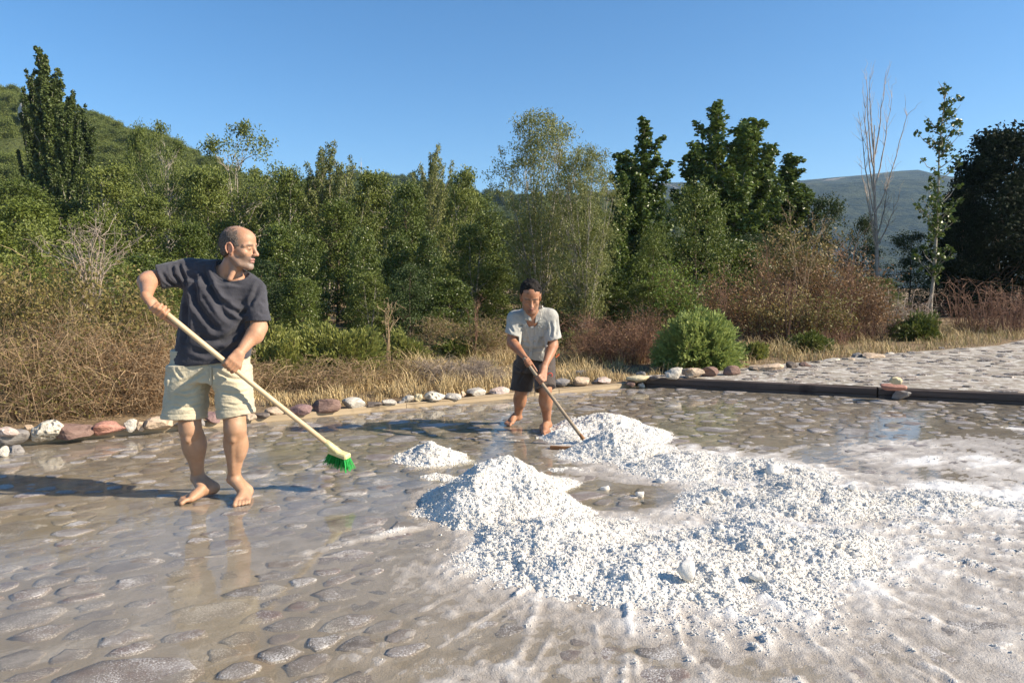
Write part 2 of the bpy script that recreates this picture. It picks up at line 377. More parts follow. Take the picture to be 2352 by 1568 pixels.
# ---- shallow brine over the pan
g = N('brine'); p = g.pos()
bn = g.bump(g.noise(5, 2, .5, p), .05, .02, g.bump(g.noise(28, 2, .5, p), .03, .01))
lw = g.n('ShaderNodeLayerWeight'); lw.inputs[0].default_value = .5; g.link(bn, lw.inputs['Normal'])
fres = g.math('ADD', .022, g.math('MULTIPLY', g.math('POWER', lw.outputs['Facing'], 5.0), .978))
t0 = g.n('ShaderNodeBsdfTransparent'); t0.inputs[0].default_value = (.96, .93, .86, 1); tb = g.n('ShaderNodeBsdfDiffuse'); tb.inputs[0].default_value = (.45, .408, .34, 1); tr = g.n('ShaderNodeMixShader'); g.link(g.rng(g.noise(.9, 3, .6, p), .35, .7, .06, .30), tr.inputs[0]); g.link(t0.outputs[0], tr.inputs[1]); g.link(tb.outputs[0], tr.inputs[2])
gl = g.n('ShaderNodeBsdfGlossy'); gl.inputs['Roughness'].default_value = .06; g.link(bn, gl.inputs['Normal'])
ms = g.n('ShaderNodeMixShader'); g.link(fres, ms.inputs[0]); g.link(tr.outputs[0], ms.inputs[1]); g.link(gl.outputs[0], ms.inputs[2]); g.link(ms.outputs[0], g.out.inputs[0])
X, Y = polar_grid(-1.0, 1.1, 90, 1.5, 10.4, 80)
mk('water', np.stack([X, Y, np.full_like(X, .0098)], -1).reshape(-1, 3), grid_faces(*X.shape), g.m, smooth=True, kind='structure', label='shallow murky brine lying on the salt pan floor')

# ---- salt heaps
g = N('rock_salt'); p = g.pos()
c = g.mix(g.rng(g.noise(3.2, 4, .6, p), .35, .7), (.70, .68, .635), (.68, .635, .56)); c = g.mix(g.rng(g.noise(1.3, 3, .6, p), .62, .8), c, (.56, .51, .44))
g.bsdf(c, .6, .25, g.bump(g.noise(170, 4, .75, p), .6, .008)); M_SALT = g.m
def lumps(x, y):
    p = xy0(x, y); b = 1-np.abs(vnoise(p, .085, 71)); b2 = 1-np.abs(vnoise(p, .033, 72)); b3 = vnoise(p, .016, 73)
    big = np.clip(fbm(p, .26, 75, 2), -1, 1)
    return (.020*(b-.6)+.013*(b2-.55)+.006*b3+.050*big)
def heap_obj(name, hf, s0, s1, ns, y0, y1, ny, label, lump=1.0):
    X, Y = polar_grid(s0, s1, ns, y0, y1, ny); H = hf(X, Y)
    m = sstep(-.02, .06, H); Z = H+lump*m*lumps(X, Y)+.004*vnoise(xy0(X, Y), .02, 77)
    F = grid_faces(*X.shape); hf_ = np.maximum.reduce([(H-.0)[:-1, :-1], H[1:, 1:], H[1:, :-1], H[:-1, 1:]]).ravel()
    keep = hf_ > -.010+.006*vnoise(xy0(X, Y), .06, 78)[:-1, :-1].ravel(); F = F[keep]
    used = np.unique(F); remap = np.zeros(X.size, int); remap[used] = np.arange(len(used))
    V = np.stack([X, Y, np.maximum(Z, -.02)], -1).reshape(-1, 3)[used]
    base = V.mean(0)*np.array((1, 1, 0))
    o = mk(name, V-base, remap[F], M_SALT, smooth=True, loc=base, label=label, cat='salt heap', group='heaps of raked salt on the pan'); return o, V, remap[F]
HEAPS = [heap_obj('salt_heap', heap_main, -.30, 1.02, 470, 2.35, 6.3, 430, 'large ring of white raked salt with a cone on its near left side'),
         heap_obj('salt_heap', heap_rear, -.02, .26, 150, 5.75, 7.2, 120, 'rear salt heap beside the feet of the stooping man in the pale shirt'),
         heap_obj('salt_heap', heap_small, -.26, .0, 130, 5.0, 6.0, 110, 'small separate salt mound between the two men')]
# loose crystals lying on each heap: real small grains, instanced on their own heap
def grain_nodes(me_pts_seed, rmin, rmax, proto):
    ng = bpy.data.node_groups.new('salt_grains', 'GeometryNodeTree')
    ng.interface.new_socket('Geometry', in_out='INPUT', socket_type='NodeSocketGeometry'); ng.interface.new_socket('Geometry', in_out='OUTPUT', socket_type='NodeSocketGeometry')
    gi = ng.nodes.new('NodeGroupInput'); go = ng.nodes.new('NodeGroupOutput')
    iop = ng.nodes.new('GeometryNodeInstanceOnPoints'); m2p = ng.nodes.new('GeometryNodeMeshToPoints')
    icn = ng.nodes.new('GeometryNodeMeshIcoSphere'); icn.inputs['Subdivisions'].default_value = 1; icn.inputs['Radius'].default_value = 1
    sm = ng.nodes.new('GeometryNodeSetMaterial'); sm.inputs['Material'].default_value = M_SALT
    rv = ng.nodes.new('FunctionNodeRandomValue'); rv.data_type = 'FLOAT_VECTOR'; rv.inputs[0].default_value = (rmin*.7,)*3; rv.inputs[1].default_value = (rmax,)*3
    rr = ng.nodes.new('FunctionNodeRandomValue'); rr.data_type = 'FLOAT_VECTOR'; rr.inputs[0].default_value = (0,)*3; rr.inputs[1].default_value = (6.28,)*3; rr.inputs['Seed'].default_value = 3
    L = ng.links.new
    L(gi.outputs[0], m2p.inputs[0]); L(m2p.outputs[0], iop.inputs['Points']); L(icn.outputs[0], sm.inputs[0]); L(sm.outputs[0], iop.inputs['Instance'])
    na = ng.nodes.new('GeometryNodeInputNamedAttribute'); na.data_type = 'FLOAT'; na.inputs['Name'].default_value = 'size'; vm = ng.nodes.new('ShaderNodeVectorMath'); vm.operation = 'SCALE'
    L(rv.outputs[0], vm.inputs[0]); L(na.outputs['Attribute'], vm.inputs['Scale']); L(vm.outputs[0], iop.inputs['Scale']); L(rr.outputs[0], iop.inputs['Rotation']); L(iop.outputs[0], go.inputs[0]); return ng
def grain_size(me, n, rs):                               # mostly small crystals, a few clods
    s = .55+.55*rs.rand(n)+np.where(rs.rand(n) < .04, rs.rand(n)*1.2, 0)+np.where(rs.rand(n) < .0025, .8+rs.rand(n)*1.6, 0)
    a = me.attributes.new('size', 'FLOAT', 'POINT'); a.data.foreach_set('value', s.astype(np.float32))
def grains(parent, V, F, n, rmin, rmax, seed, loc0):
    rs = np.random.RandomState(seed); a = V[F[:, 0]]; b = V[F[:, 1]]; d = V[F[:, 3]]
    area = np.linalg.norm(np.cross(b-a, d-a), axis=1); f = rs.choice(len(F), n, p=area/area.sum())
    P = a[f]+(b-a)[f]*rs.rand(n, 1)+(d-a)[f]*rs.rand(n, 1); P[:, 2] += rs.uniform(-.0045, .0022, n)
    me = bpy.data.meshes.new('crystals'); me.vertices.add(n); me.vertices.foreach_set('co', (P-np.asarray(loc0)).astype(np.float32).ravel()); grain_size(me, n, rs); me.update()
    o = obj('crystals', me, None, parent=parent, kind='stuff'); me.materials.append(M_SALT)
    md = o.modifiers.new('grains', 'NODES'); md.node_group = grain_nodes(seed, rmin, rmax, None); return o
for k, ((o, V, F), n) in enumerate(zip(HEAPS, (150000, 12000, 10000))): grains(o, V, F, n, .0032, .0078 if k == 0 else .0085, 90+k, o.location)
# grains strewn thinly over the slurry and along the broom ridges
rs = np.random.RandomState(8); n = 240000
yy = np.exp(rs.uniform(math.log(2.1), math.log(7.5), n)); xx = yy*rs.uniform(-.78, .8, n)
hh, ss = sheet_h(xx, yy); hmn = sstep(-.0215, -.006, heap_main(xx, yy)); rgn = np.clip(ridges(xx, yy), 0, 1); pr = np.clip((ss-.50)*2.0, 0, 1)**1.5*np.clip(.40+1.6*fbm(xy0(xx, yy), .22, 95, 3), .0, 1)*np.clip(.10+.9*hmn+.8*rgn**1.5+.35*bump2(xx, yy, -.1, 2.4, .3, .2, 1)+.3*(yy > 5), 0, 1)
m = rs.rand(n) < pr; P = np.stack([xx, yy, hh+.001], -1)[m]
me = bpy.data.meshes.new('salt_grains'); me.vertices.add(len(P)); me.vertices.foreach_set('co', P.astype(np.float32).ravel()); me.materials.append(M_SALT); grain_size(me, len(P), rs)
o = obj('salt_grains', me, None, kind='stuff', label='loose salt crystals strewn over the slurry of the pan floor')
o.modifiers.new('grains', 'NODES').node_group = grain_nodes(7, .0020, .0062, None)

# ---- ground outside the pan, one sheet out to the horizon
g = N('dry_ground'); p = g.pos()
c = g.mix(g.rng(g.noise(.9, 5, .65, p), .3, .7), (.20, .135, .080), (.33, .245, .15)); c = g.mix(g.rng(g.noise(6, 5, .7, p), .45, .7), c, (.12, .085, .05))
g.bsdf(c, .95, .15, g.bump(g.noise(25, 5, .7, p), .9, .03)); M_GROUND = g.m
us = [(CORN+DL*t, NL) for t in (400, 120, 60, 30, 20, 15, 12, 10, 9, 8, 7.5, 7, 6.5, 6, 5.5, 5, 4.5, 4, 3.5, 3, 2.5, 2, 1.5, 1, .5)]
for k in range(8):
    a = k/7; us.append((CORN, unit(NL*(1-a)+NR*a)))
us += [(CORN+DR*t, NR) for t in (.5, 1, 1.5, 2, 2.5, 3, 3.5, 4, 4.5, 5, 5.5, 6, 7, 8, 9, 10, 12, 15, 20, 30, 60, 120, 400)]
vs = np.concatenate([[0, .05, .12], np.arange(.25, 8, .22), np.geomspace(8.3, 5000, 40)])
V = np.array([[b+nn*v for v in vs] for b, nn in us]); Z = gz(V[..., 0], V[..., 1])
GND = mk('ground', np.concatenate([V, Z[..., None]], -1).reshape(-1, 3), grid_faces(len(us), len(vs))[:, ::-1], M_GROUND, smooth=True, kind='structure', label='dry earth around the salt pan')

# ---- the higher dry pan on the right, behind the dark beam
ANGR = math.atan2(DR[1], DR[0])+.10
far = [np.array(q) for q in ((1.75, 9.78), (2.63, 10.02), (3.93, 10.85), (6.23, 12.2), (9.4, 13.7), (13.2, 17.0), (17, 17.6))]
near = [CORN+DR*t+NR*.10 for t in (.15, 1.0, 2.4, 5.0, 8.4, 13, 18)]
rows = 40; gx = []
for k in range(rows+1):
    t = k/rows
    for i in range(len(far)-1):
        for j in range(14):
            a = j/14; gx.append((near[i]*(1-a)+near[i+1]*a)*(1-t)+(far[i]*(1-a)+far[i+1]*a)*t)
gx = np.array(gx); nxx = (len(far)-1)*14
TZ = lambda x, y: .128+.018*np.clip(vout(x, y), 0, 8)+.006*fbm(xy0(x, y), .35, 15, 3)
g = N('dry_salt_crust'); p = g.pos(); nn = g.noise(7, 5, .65, p)
c = g.mix(g.rng(g.noise(2.5, 4, .6, p), .35, .65), (.28, .245, .19), (.40, .35, .285)); c = g.mix(g.rng(nn, .48, .62), c, (.60, .565, .505)); c = g.mix(g.rng(g.noise(11, 5, .65, g.rotv(p, -ANGR, .5, 1.4, 1)), .55, .64), c, (.20, .14, .115))
g.bsdf(c, .85, .2, g.bump(g.noise(40, 4, .7, p), .7, .02)); M_CRUST = g.m
TERR = mk('upper_salt_pan', np.c_[gx, TZ(gx[:, 0], gx[:, 1])+.006], grid_faces(rows+1, nxx), M_CRUST, smooth=True, kind='structure', label='drier cobbled salt pan on the right beyond the dark beam')
g = N('dry_cobble'); p = g.pos(); hue = g.math('FRACT', g.math('ADD', g.n('ShaderNodeObjectInfo').outputs['Random'], g.attr('tint')))
c = g.mix(hue, (.105, .086, .070), (.25, .205, .165)); c = g.mix(g.rng(g.noise(30, 4, .7, p), .52, .64), c, (.62, .56, .52))
g.bsdf(c, .75, .3, g.bump(g.noise(90, 4, .7, p), .6, .01)); M_COB2 = g.m
poly_far = np.array(far)
def in_terr(x, y):
    v = vout(np.float64(x), np.float64(y))
    if v < .2: return False
    yf = np.interp(x, poly_far[:, 0], poly_far[:, 1]); return y < yf-.12 and x > 1.9 and x < .76*y+.4
rs = np.random.RandomState(6)
pts2 = scatter(rs, (1.9, 13.5), (6.2, 17), in_terr, .06, .135, 16000, ANGR, 1.5)
polys2 = cell_polys(pts2, ANGR, 1.5, .045, rs, 8)
order = np.argsort([-np.ptp(polys2[i][:, 0])*np.ptp(polys2[i][:, 1])/pts2[i, 4]**3 for i in range(len(pts2))]); rest = Acc()
for rank, i in enumerate(order):
    x, y = pts2[i, 3], pts2[i, 4]
    if rs.rand() < .38: continue
    V, F = cobble(polys2[i]*rs.uniform(.6, 1.0), .007+.020*rs.rand(), rs); z = float(TZ(np.float64(x), np.float64(y)))
    if rank < 300: mk('stone', V, F, M_COB2, parent=TERR, loc=(x, y, z))
    else: rest.add(V+np.array((x, y, z)), F, rs.rand())
V, F, A = rest.get(); mk('stone', V, F, M_COB2, attrs={'tint': A}, parent=TERR, kind='stuff', label='many small dark cobbles of the upper pan')

# ---- timber edges of the pan
def plank_mat(name, c1, c2, rough=.85):
    g = N(name); v = g.oco(); st = g.noise(6, 5, .65, g.scalev(v, .12, 3.5, 3.5))
    c = g.mix(g.rng(st, .3, .7), c1, c2); c = g.mix(g.rng(g.noise(2.5, 4, .6, v), .58, .72), c, tuple(q*.5 for q in c1))
    g.bsdf(c, rough, .2, g.bump(st, .8, .01)); return g.m
M_PLANK = plank_mat('pale_kerb_timber', (.27, .205, .13), (.44, .35, .235)); M_BEAM = plank_mat('dark_beam_timber', (.055, .042, .037), (.12, .092, .078))
def board(parent, name, p0, p1, off, thick, z0, z1, n, mat, jit=.006, rs=np.random.RandomState(3)):
    d = unit(p1-p0); nn = np.array((-d[1], d[0])); nn = nn if nn[1] > 0 else -nn; rz = math.atan2(d[1], d[0]); L = np.hypot(*(p1-p0))
    ph = rs.rand()*9
    seg_ = 14; xs = np.linspace(-L/2+.004, L/2-.004, seg_); prof = [(-1, -1), (1, -1), (1, .75), (.8, 1), (-.8, 1), (-1, .75)]
    V = np.array([[x, a*thick/2, b*(z1-z0)/2+(.004*math.sin(x*2.3+ph)+rs.uniform(-.0025, .0025) if b > 0 else 0)] for x in xs for a, b in prof])
    k = len(prof); i = np.arange(seg_*k).reshape(seg_, k); F = np.stack([i[:-1], np.roll(i[:-1], -1, 1), np.roll(i[1:], -1, 1), i[1:]], -1).reshape(-1, 4)
    caps = np.array([[0, 1, 2, 3], [0, 3, 4, 5]]); ca = np.concatenate([caps[:, ::-1], caps+(seg_-1)*k])
    c = (p0+p1)/2+nn*off+nn*rs.uniform(-jit, jit)
    mk(name, V, np.concatenate([F, ca]), mat, parent=parent, loc=(c[0], c[1], (z0+z1)/2), rotz=rz)
KERB = obj('timber_kerb', None, label='pale timber kerb along the left edge of the pan below the row of stones', cat='kerb')
lens = [0, 1.3, 3.4, 5.3, 7.0, 9.6, 12.5]
for a, b in zip(lens[:-1], lens[1:]): board(KERB, 'board', CORN+DL*b, CORN+DL*a, .035, .07, -.06, .068, 0, M_PLANK)
BEAM = obj('timber_beam', None, label='dark weathered beam along the back right edge of the pan', cat='beam')
for a, b in ((.12, 2.95), (2.96, 5.9), (5.91, 9.5), (9.51, 14)):
    board(BEAM, 'beam', CORN+DR*a, CORN+DR*b, .05, .09, .050, .134, 0, M_BEAM, .002)
    board(BEAM, 'lower_board', CORN+DR*a, CORN+DR*b, .0505, .085, -.05, .047, 0, M_BEAM, .002)

# ---- hills
def hill(name, Yr, ctrl, mat, y_base, back, rough_amp, seed, label, nx=160, nt=30):
    px = np.array([c[0] for c in ctrl], float); py = np.array([c[1] for c in ctrl], float)
    xs = np.linspace(px[0], px[-1], nx); V = []
    for x in xs:
        r = U(x, np.interp(x, px, py), Yr)
        for k in range(nt):
            t = k/(nt-1)
            if t <= .75: u = t/.75; yy = y_base+(Yr-y_base)*u; zz = -3+(r[2]+3)*(u**1.1*.75+.25*math.sin(u*math.pi/2)); xx = r[0]*(yy/Yr)**.55
            else: u = (t-.75)/.25; yy = Yr+back*u; zz = r[2]*(1-u*u*.6); xx = r[0]*(1+.1*u)
            V.append((xx, yy, zz))
    V = np.array(V); fade = np.tile(sstep(0, .5, np.linspace(0, 1, nt))*(1-.85*np.exp(-((np.linspace(0, 1, nt)-.75)/.05)**2)), nx)
    V[:, 2] += rough_amp*fade*fbm(V, rough_amp*7, seed, 4)
    return mk(name, V, grid_faces(nx, nt)[:, ::-1], mat, smooth=True, kind='structure', label=label), V
g = N('wooded_slope'); p = g.pos()
c = g.mix(g.rng(g.noise(.05, 5, .7, p), .35, .65), (.035, .05, .014), (.085, .095, .03)); g.bsdf(c, .95, .1, g.bump(g.noise(.3, 4, .7, p), 1, 2)); M_SLOPE = g.m
g = N('far_mountain_forest'); p = g.pos(); nz = g.n('ShaderNodeSeparateXYZ'); g.link(p, nz.inputs[0])
c = g.mix(g.rng(g.noise(.028, 6, .8, p), .42, .60), (.006, .014, .006), (.085, .095, .040))
cl = g.math('MULTIPLY', g.rng(g.noise(.016, 5, .65, g.scalev(p, 1, 1, .4)), .57, .61), g.rng(nz.outputs[2], 185, 225))
c = g.mix(cl, c, (.34, .29, .24)); g.bsdf(c, 1, .05, g.bump(g.noise(.03, 6, .8, p), 1, 45)); M_MOUNT = g.m
h1, HV1 = hill('left_hill', 190, [(-900, 60), (-500, 120), (-200, 150), (0, 212), (60, 245), (130, 258), (200, 276), (260, 303), (330, 322), (420, 358), (520, 395), (640, 430), (760, 470), (900, 520), (1100, 600)], M_SLOPE, 48, 120, 4, 81, 'steep wooded hillside rising on the left')
h2, HV2 = hill('middle_hill', 420, [(300, 470), (560, 445), (700, 424), (780, 412), (830, 407), (900, 408), (1000, 420), (1100, 444), (1200, 452), (1400, 452), (1520, 470), (1700, 500)], M_SLOPE, 240, 250, 8, 82, 'lower wooded ridge with the mast in the middle')
h3, HV3 = hill('far_mountain', 1700, [(900, 500), (1200, 470), (1380, 436), (1450, 424), (1530, 416), (1700, 414), (1840, 413), (1920, 406), (1985, 402), (2050, 397), (2090, 395), (2120, 402), (2160, 408), (2205, 408), (2260, 420), (2330, 450), (2500, 470), (2900, 450)], M_MOUNT, 700, 700, 90, 83, 'distant blue forested mountain with pale cliffs on the right', 320, 90)
# ================================================================== PLANTS
def leaf_quads(rs, C, size, tint, up=.3, aspect=.55, dry=None):
    """one diamond-shaped leaf (or small spray of leaves) per centre"""
    n = len(C); nrm = rs.normal(size=(n, 3)); nrm[:, 2] += up; nrm = unit(nrm)
    a = unit(np.cross(nrm, rs.normal(size=(n, 3)))); b = np.cross(nrm, a); s = (size*rs.uniform(.6, 1.3, n))[:, None]
    fold = nrm*s*.12
    V = np.stack([C-a*s*.5, C+b*s*.5*aspect+fold, C+a*s*.5, C-b*s*.5*aspect+fold], 1).reshape(-1, 3)
    F = np.arange(4*n).reshape(n, 4); T = np.repeat(tint, 4); return V, F, T
def clumps(rs, prof, h0, h1, R, n, rc, per, spread=1.0, outer=.45, zpow=1.0, flat=.8):
    """leaf centres gathered in clumps through a crown whose radius at relative height t is R*prof(t)"""
    t = rs.rand(n)**zpow; th = rs.rand(n)*6.283; r = R*prof(t)*rs.rand(n)**outer
    lob = 1+.25*np.sin(th*3+rs.rand()*6+t*4)+.15*np.sin(th*5+rs.rand()*6-t*7)
    C = np.stack([r*lob*np.cos(th), r*lob*np.sin(th), h0+(h1-h0)*t], -1); q = rs.normal(size=(n, per, 3)); q = q/np.linalg.norm(q, axis=2, keepdims=True)*rs.rand(n, per, 1)**.5
    rcs = rc*rs.uniform(.55, 1.4, n)[:, None, None]; q[..., 2] *= flat
    L = (C[:, None]+q*rcs*spread).reshape(-1, 3); tint = np.repeat(rs.rand(n), per)*.7+rs.rand(n*per)*.3
    return C, L, tint
def spire_tree(name, seed, H, R, nb, steep, rc, per, leaf, lmat, bmat, r0=.009, z0=.10, dens=.17, up=0., aspect=.8, leaders=1, lead_sp=.12, taper=.8, drop=.0):
    rs = np.random.RandomState(seed); A = Acc(); n = 12; t = np.linspace(0, 1, n); C = []; trunks = []
    for l in range(leaders):
        a = rs.rand()*6.28; sp = lead_sp*R*2*(l > 0); hh = H*(1 if l == 0 else rs.uniform(.72, .92)); x = sp*math.cos(a)*t**.7+.010*H*np.cumsum(rs.normal(size=n))*.35; y = sp*math.sin(a)*t**.7+.010*H*np.cumsum(rs.normal(size=n))*.35
        P = np.stack([x, y, t*hh], -1); trunks.append(P); A.add(*tubes(P[None], (r0*H*(1-t*.9)*(1 if l == 0 else .7))[None], 6))
        for z in np.arange(z0*H+.1, hh, dens*.9): C.append([np.interp(z, P[:, 2], P[:, 0])+rs.normal()*.05, np.interp(z, P[:, 2], P[:, 1])+rs.normal()*.05, z, .45+.5*(z < .85*hh)])
    bs, ts = [], []
    for k in range(nb):
        P = trunks[rs.randint(leaders)]; hz = P[-1, 2]; u = z0+(.96-z0)*rs.rand()**.85; zb = u*hz; L = R*(1.05-u)**taper*rs.uniform(.55, 1.15)*(1 if u > z0+.12 else .7); a = rs.rand()*6.28; rise = L*steep*rs.uniform(.7, 1.3)
        b = np.array([np.interp(zb, P[:, 2], P[:, 0]), np.interp(zb, P[:, 2], P[:, 1]), zb]); e = b+np.array([math.cos(a)*L, math.sin(a)*L, rise]); bs.append(b); ts.append(e); m = max(2, int(np.hypot(L, rise)/dens))
        for q in np.linspace(.25, 1.0, m): p = b+(e-b)*q; p[2] -= .12*rise*math.sin(q*math.pi); C.append([*(p+rs.normal(size=3)*.04), .75*(1.2-.55*q)])
    B = branch_curves(rs, np.array(bs), np.array(ts), 6, -.06, .03); A.add(*tubes(B, np.array([[r0*H*.32*(1-q*.8) for q in np.linspace(0, 1, 6)]]*nb), 4))
    C = np.array(C); q = rs.normal(size=(len(C), per, 3)); q = q/np.linalg.norm(q, axis=2, keepdims=True)*rs.rand(len(C), per, 1)**.5; q[..., 2] *= 1.15
    if drop: C = C[rs.rand(len(C)) > drop*(.6+.8*(np.sin(C[:, 2]*1.7+seed) > 0))]; q = q[:len(C)]
    L = (C[:, None, :3]+q*(rc*C[:, 3:4])[:, None]).reshape(-1, 3); tint = np.repeat(rs.rand(len(C)), per)*.6+rs.rand(len(L))*.4
    V, F, T = leaf_quads(rs, L, leaf, tint, up, aspect); cm = mesh_of('crown', V, F, False, {'tint': T}); cm.materials.append(lmat); V, F, _ = A.get(); tm = mesh_of('trunk', V, F, True); tm.materials.append(bmat); arch(name, cm, tm, H, R)
def branch_curves(rs, base, tips, npt=6, sag=0.0, wob=.06):
    base = np.asarray(base); tips = np.asarray(tips); m = len(tips); t = np.linspace(0, 1, npt)[None, :, None]
    d = tips-base; P = base[:, None]+d[:, None]*t; L = np.linalg.norm(d, axis=1)[:, None, None]
    P[..., 2:] += (np.sin(t*math.pi)*sag*L)
    P += rs.normal(size=P.shape)*wob*L*np.sin(t*math.pi); return P
def wood(rs, H, r0, tips, lean=.02, first=.25, rb=.35, nb=None, k=6, stems=1, spread=0.0, sag=-.05, twist=.02):
    """trunk(s) with limbs reaching out to the given points -> V,F"""
    A = Acc(); n = 10; t = np.linspace(0, 1, n); trunks = []
    for s in range(stems):
        th = rs.rand()*6.28; sp = spread*rs.uniform(.3, 1); off = rs.normal(size=2)*.06*(stems > 1)
        x = off[0]+math.cos(th)*sp*t**1.2*H+lean*H*t+twist*H*np.cumsum(rs.normal(size=n))*.15; y = off[1]+math.sin(th)*sp*t**1.2*H+twist*H*np.cumsum(rs.normal(size=n))*.15
        P = np.stack([x, y, t*H*rs.uniform(.8, 1)*(1 if s else 1)], -1); trunks.append(P)
        V, F = tubes(P[None], (r0*(1-t*.88)*(rs.uniform(.5, 1) if s else 1))[None], k); A.add(V, F)
    if len(tips):
        tips = np.asarray(tips); base = []
        for q in tips:
            P = trunks[int(np.argmin([np.min(np.hypot(*(T[:, :2]-q[:2]).T)+.3*np.abs(T[:, 2]-q[2]*.8)) for T in trunks]))]
            zb = max(first*H*.7, q[2]-(.25+.6*rs.rand())*np.hypot(q[0], q[1])-.06*H); zb = min(zb, H*.93)
            base.append([np.interp(zb, P[:, 2], P[:, 0]), np.interp(zb, P[:, 2], P[:, 1]), min(zb, P[-1, 2])])
        B = branch_curves(rs, np.array(base), tips, 6, sag); zz = np.array(base)[:, 2]/H
        R = (r0*rb*(1-zz*.75))[:, None]*np.linspace(1, .18, 6)[None]; V, F = tubes(B, R, 4); A.add(V, F)
    V, F, _ = A.get(); return V, F
def bark(name, c1, c2): return simple(name, c1, c2, 7, .9, 40, .8, .02, .2)
M_BARK = bark('brown_bark', (.10, .075, .05), (.20, .16, .11)); M_PALEBARK = bark('pale_bark', (.24, .21, .16), (.44, .40, .33)); M_GREYBARK = bark('grey_dead_wood', (.30, .25, .21), (.48, .42, .36))
L_MID = leafmat('mid_green_leaves', (.024, .040, .007), (.112, .135, .024)); L_OLIVE = leafmat('olive_green_leaves', (.034, .052, .010), (.132, .150, .032))
L_DARK = leafmat('dark_green_leaves', (.018, .030, .010), (.060, .085, .024), .25); L_GREY = leafmat('grey_green_willow_leaves', (.066, .080, .022), (.172, .178, .058))
L_POP = leafmat('glossy_poplar_leaves', (.030, .050, .010), (.105, .140, .030), .25, .38, .4); L_BRIGHT = leafmat('fresh_green_leaves', (.065, .105, .015), (.18, .23, .045), .4)
L_LOMB = leafmat('columnar_poplar_leaves', (.018, .032, .008), (.072, .092, .022), .2); L_IVY = leafmat('ivy_leaves', (.028, .045, .008), (.100, .125, .024), .2, .4, .5)
L_BLACK = leafmat('shade_black_leaves', (.008, .013, .006), (.022, .032, .014), .1, .7, .1, gain=1); L_BROWN = leafmat('dried_brown_leaves', (.085, .048, .022), (.24, .145, .065), .3)  # near-black leaf colour has the shade on the right-hand trees painted in
L_DRYGREEN = leafmat('half_dried_bramble_leaves', (.075, .075, .020), (.21, .155, .055), .3)
ARCH = {}
def arch(name, crown, trunk, H, R): ARCH[name] = dict(crown=crown, trunk=trunk, H=H, R=R)
def make_arch(name, seed, H, R, prof, n, rc, per, leaf, lmat, bmat, h0=.15, h1=1.0, r0=.03, ntips=40, outer=.45, up=.3, zpow=1., aspect=.55, **kw):
    rs = np.random.RandomState(seed); C, Lf, tint = clumps(rs, prof, h0*H, h1*H, R, n, rc, per, outer=outer, zpow=zpow)
    V, F, T = leaf_quads(rs, Lf, leaf, tint, up, aspect); cm = mesh_of('crown', V, F, False, {'tint': T}); cm.materials.append(lmat)
    tips = C[rs.choice(n, min(ntips, n), False)] if ntips else []
    V, F = wood(rs, H*.95*h1, r0*H, tips, **kw); tm = mesh_of('trunk', V, F, True); tm.materials.append(bmat); arch(name, cm, tm, H, R)
rnd = lambda t: np.sqrt(np.clip(1-(2*t-.95)**2, .03, 1)); col = lambda t: np.clip(np.minimum(.35+t*3, 1), 0, 1)*np.clip(1.02-t, 0, 1)**.55
pop = lambda t: np.clip(.5+1.4*t, 0, 1)*np.clip(1.03-t, 0, 1)**.85*1.25; vase = lambda t: np.clip(.25+1.1*t, 0, 1)*np.clip(1.04-t, 0, 1)**.4*1.1; full = lambda t: np.clip(.75+.5*t, 0, 1)*np.clip(1.03-t, 0, 1)**.42
spire_tree('lombardy', 1, 14, 1.35, 80, 3.4, .30, 50, .14, L_LOMB, M_PALEBARK, .010, .05, .21, leaders=3, lead_sp=.15, taper=.62)
make_arch('airy', 2, 8, 2.4, rnd, 80, .52, 105, .13, L_OLIVE, M_PALEBARK, .42, r0=.014, ntips=55, outer=.38, rb=.5, stems=3, spread=.18)
spire_tree('airy2', 3, 8, 2.2, 44, 1.7, .40, 46, .14, L_GREY, M_PALEBARK, .012, .22, .26, leaders=5, lead_sp=.34, taper=.6, up=.1, aspect=.45)
make_arch('dense', 4, 7, 2.3, full, 150, .62, 100, .15, L_MID, M_BARK, .03, r0=.016, ntips=50, outer=.42, rb=.4)
make_arch('dense2', 5, 7, 2.2, full, 150, .58, 100, .145, L_OLIVE, M_PALEBARK, .03, r0=.016, ntips=60, outer=.45, rb=.4, stems=2, spread=.12)
make_arch('ivy', 6, 5, 1.6, full, 230, .36, 62, .12, L_IVY, M_BARK, 0, r0=.02, ntips=30, outer=.35)
make_arch('willow', 7, 7, 2.6, vase, 420, .40, 56, .115, L_GREY, M_PALEBARK, .12, r0=.009, ntips=200, outer=.7, stems=11, spread=.30, rb=.35, aspect=.32, first=.05)
spire_tree('poplar', 8, 8, 1.3, 64, 1.7, .25, 26, .125, L_POP, M_PALEBARK, .009, .10, .125, leaders=2, lead_sp=.3, taper=.85)
spire_tree('poplar2', 9, 8, 1.1, 54, 1.7, .25, 26, .125, L_POP, M_PALEBARK, .009, .12, .125, leaders=1, taper=.8)
make_arch('roundbush', 10, 4, 1.6, full, 170, .36, 62, .085, L_MID, M_BARK, .0, r0=.012, ntips=30, outer=.38)
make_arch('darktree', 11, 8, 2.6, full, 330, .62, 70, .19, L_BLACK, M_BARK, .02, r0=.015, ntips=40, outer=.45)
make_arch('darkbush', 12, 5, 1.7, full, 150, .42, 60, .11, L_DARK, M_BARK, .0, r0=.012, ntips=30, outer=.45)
spire_tree('youngpoplar', 13, 8, .85, 50, 1.1, .22, 16, .12, L_POP, M_PALEBARK, .0085, .16, .24, leaders=1, taper=.45, aspect=.85, drop=.30)
make_arch('greenbush', 14, 2.4, 1.3, rnd, 150, .24, 80, .055, L_OLIVE, M_BARK, .0, r0=.01, ntips=40, outer=.3)
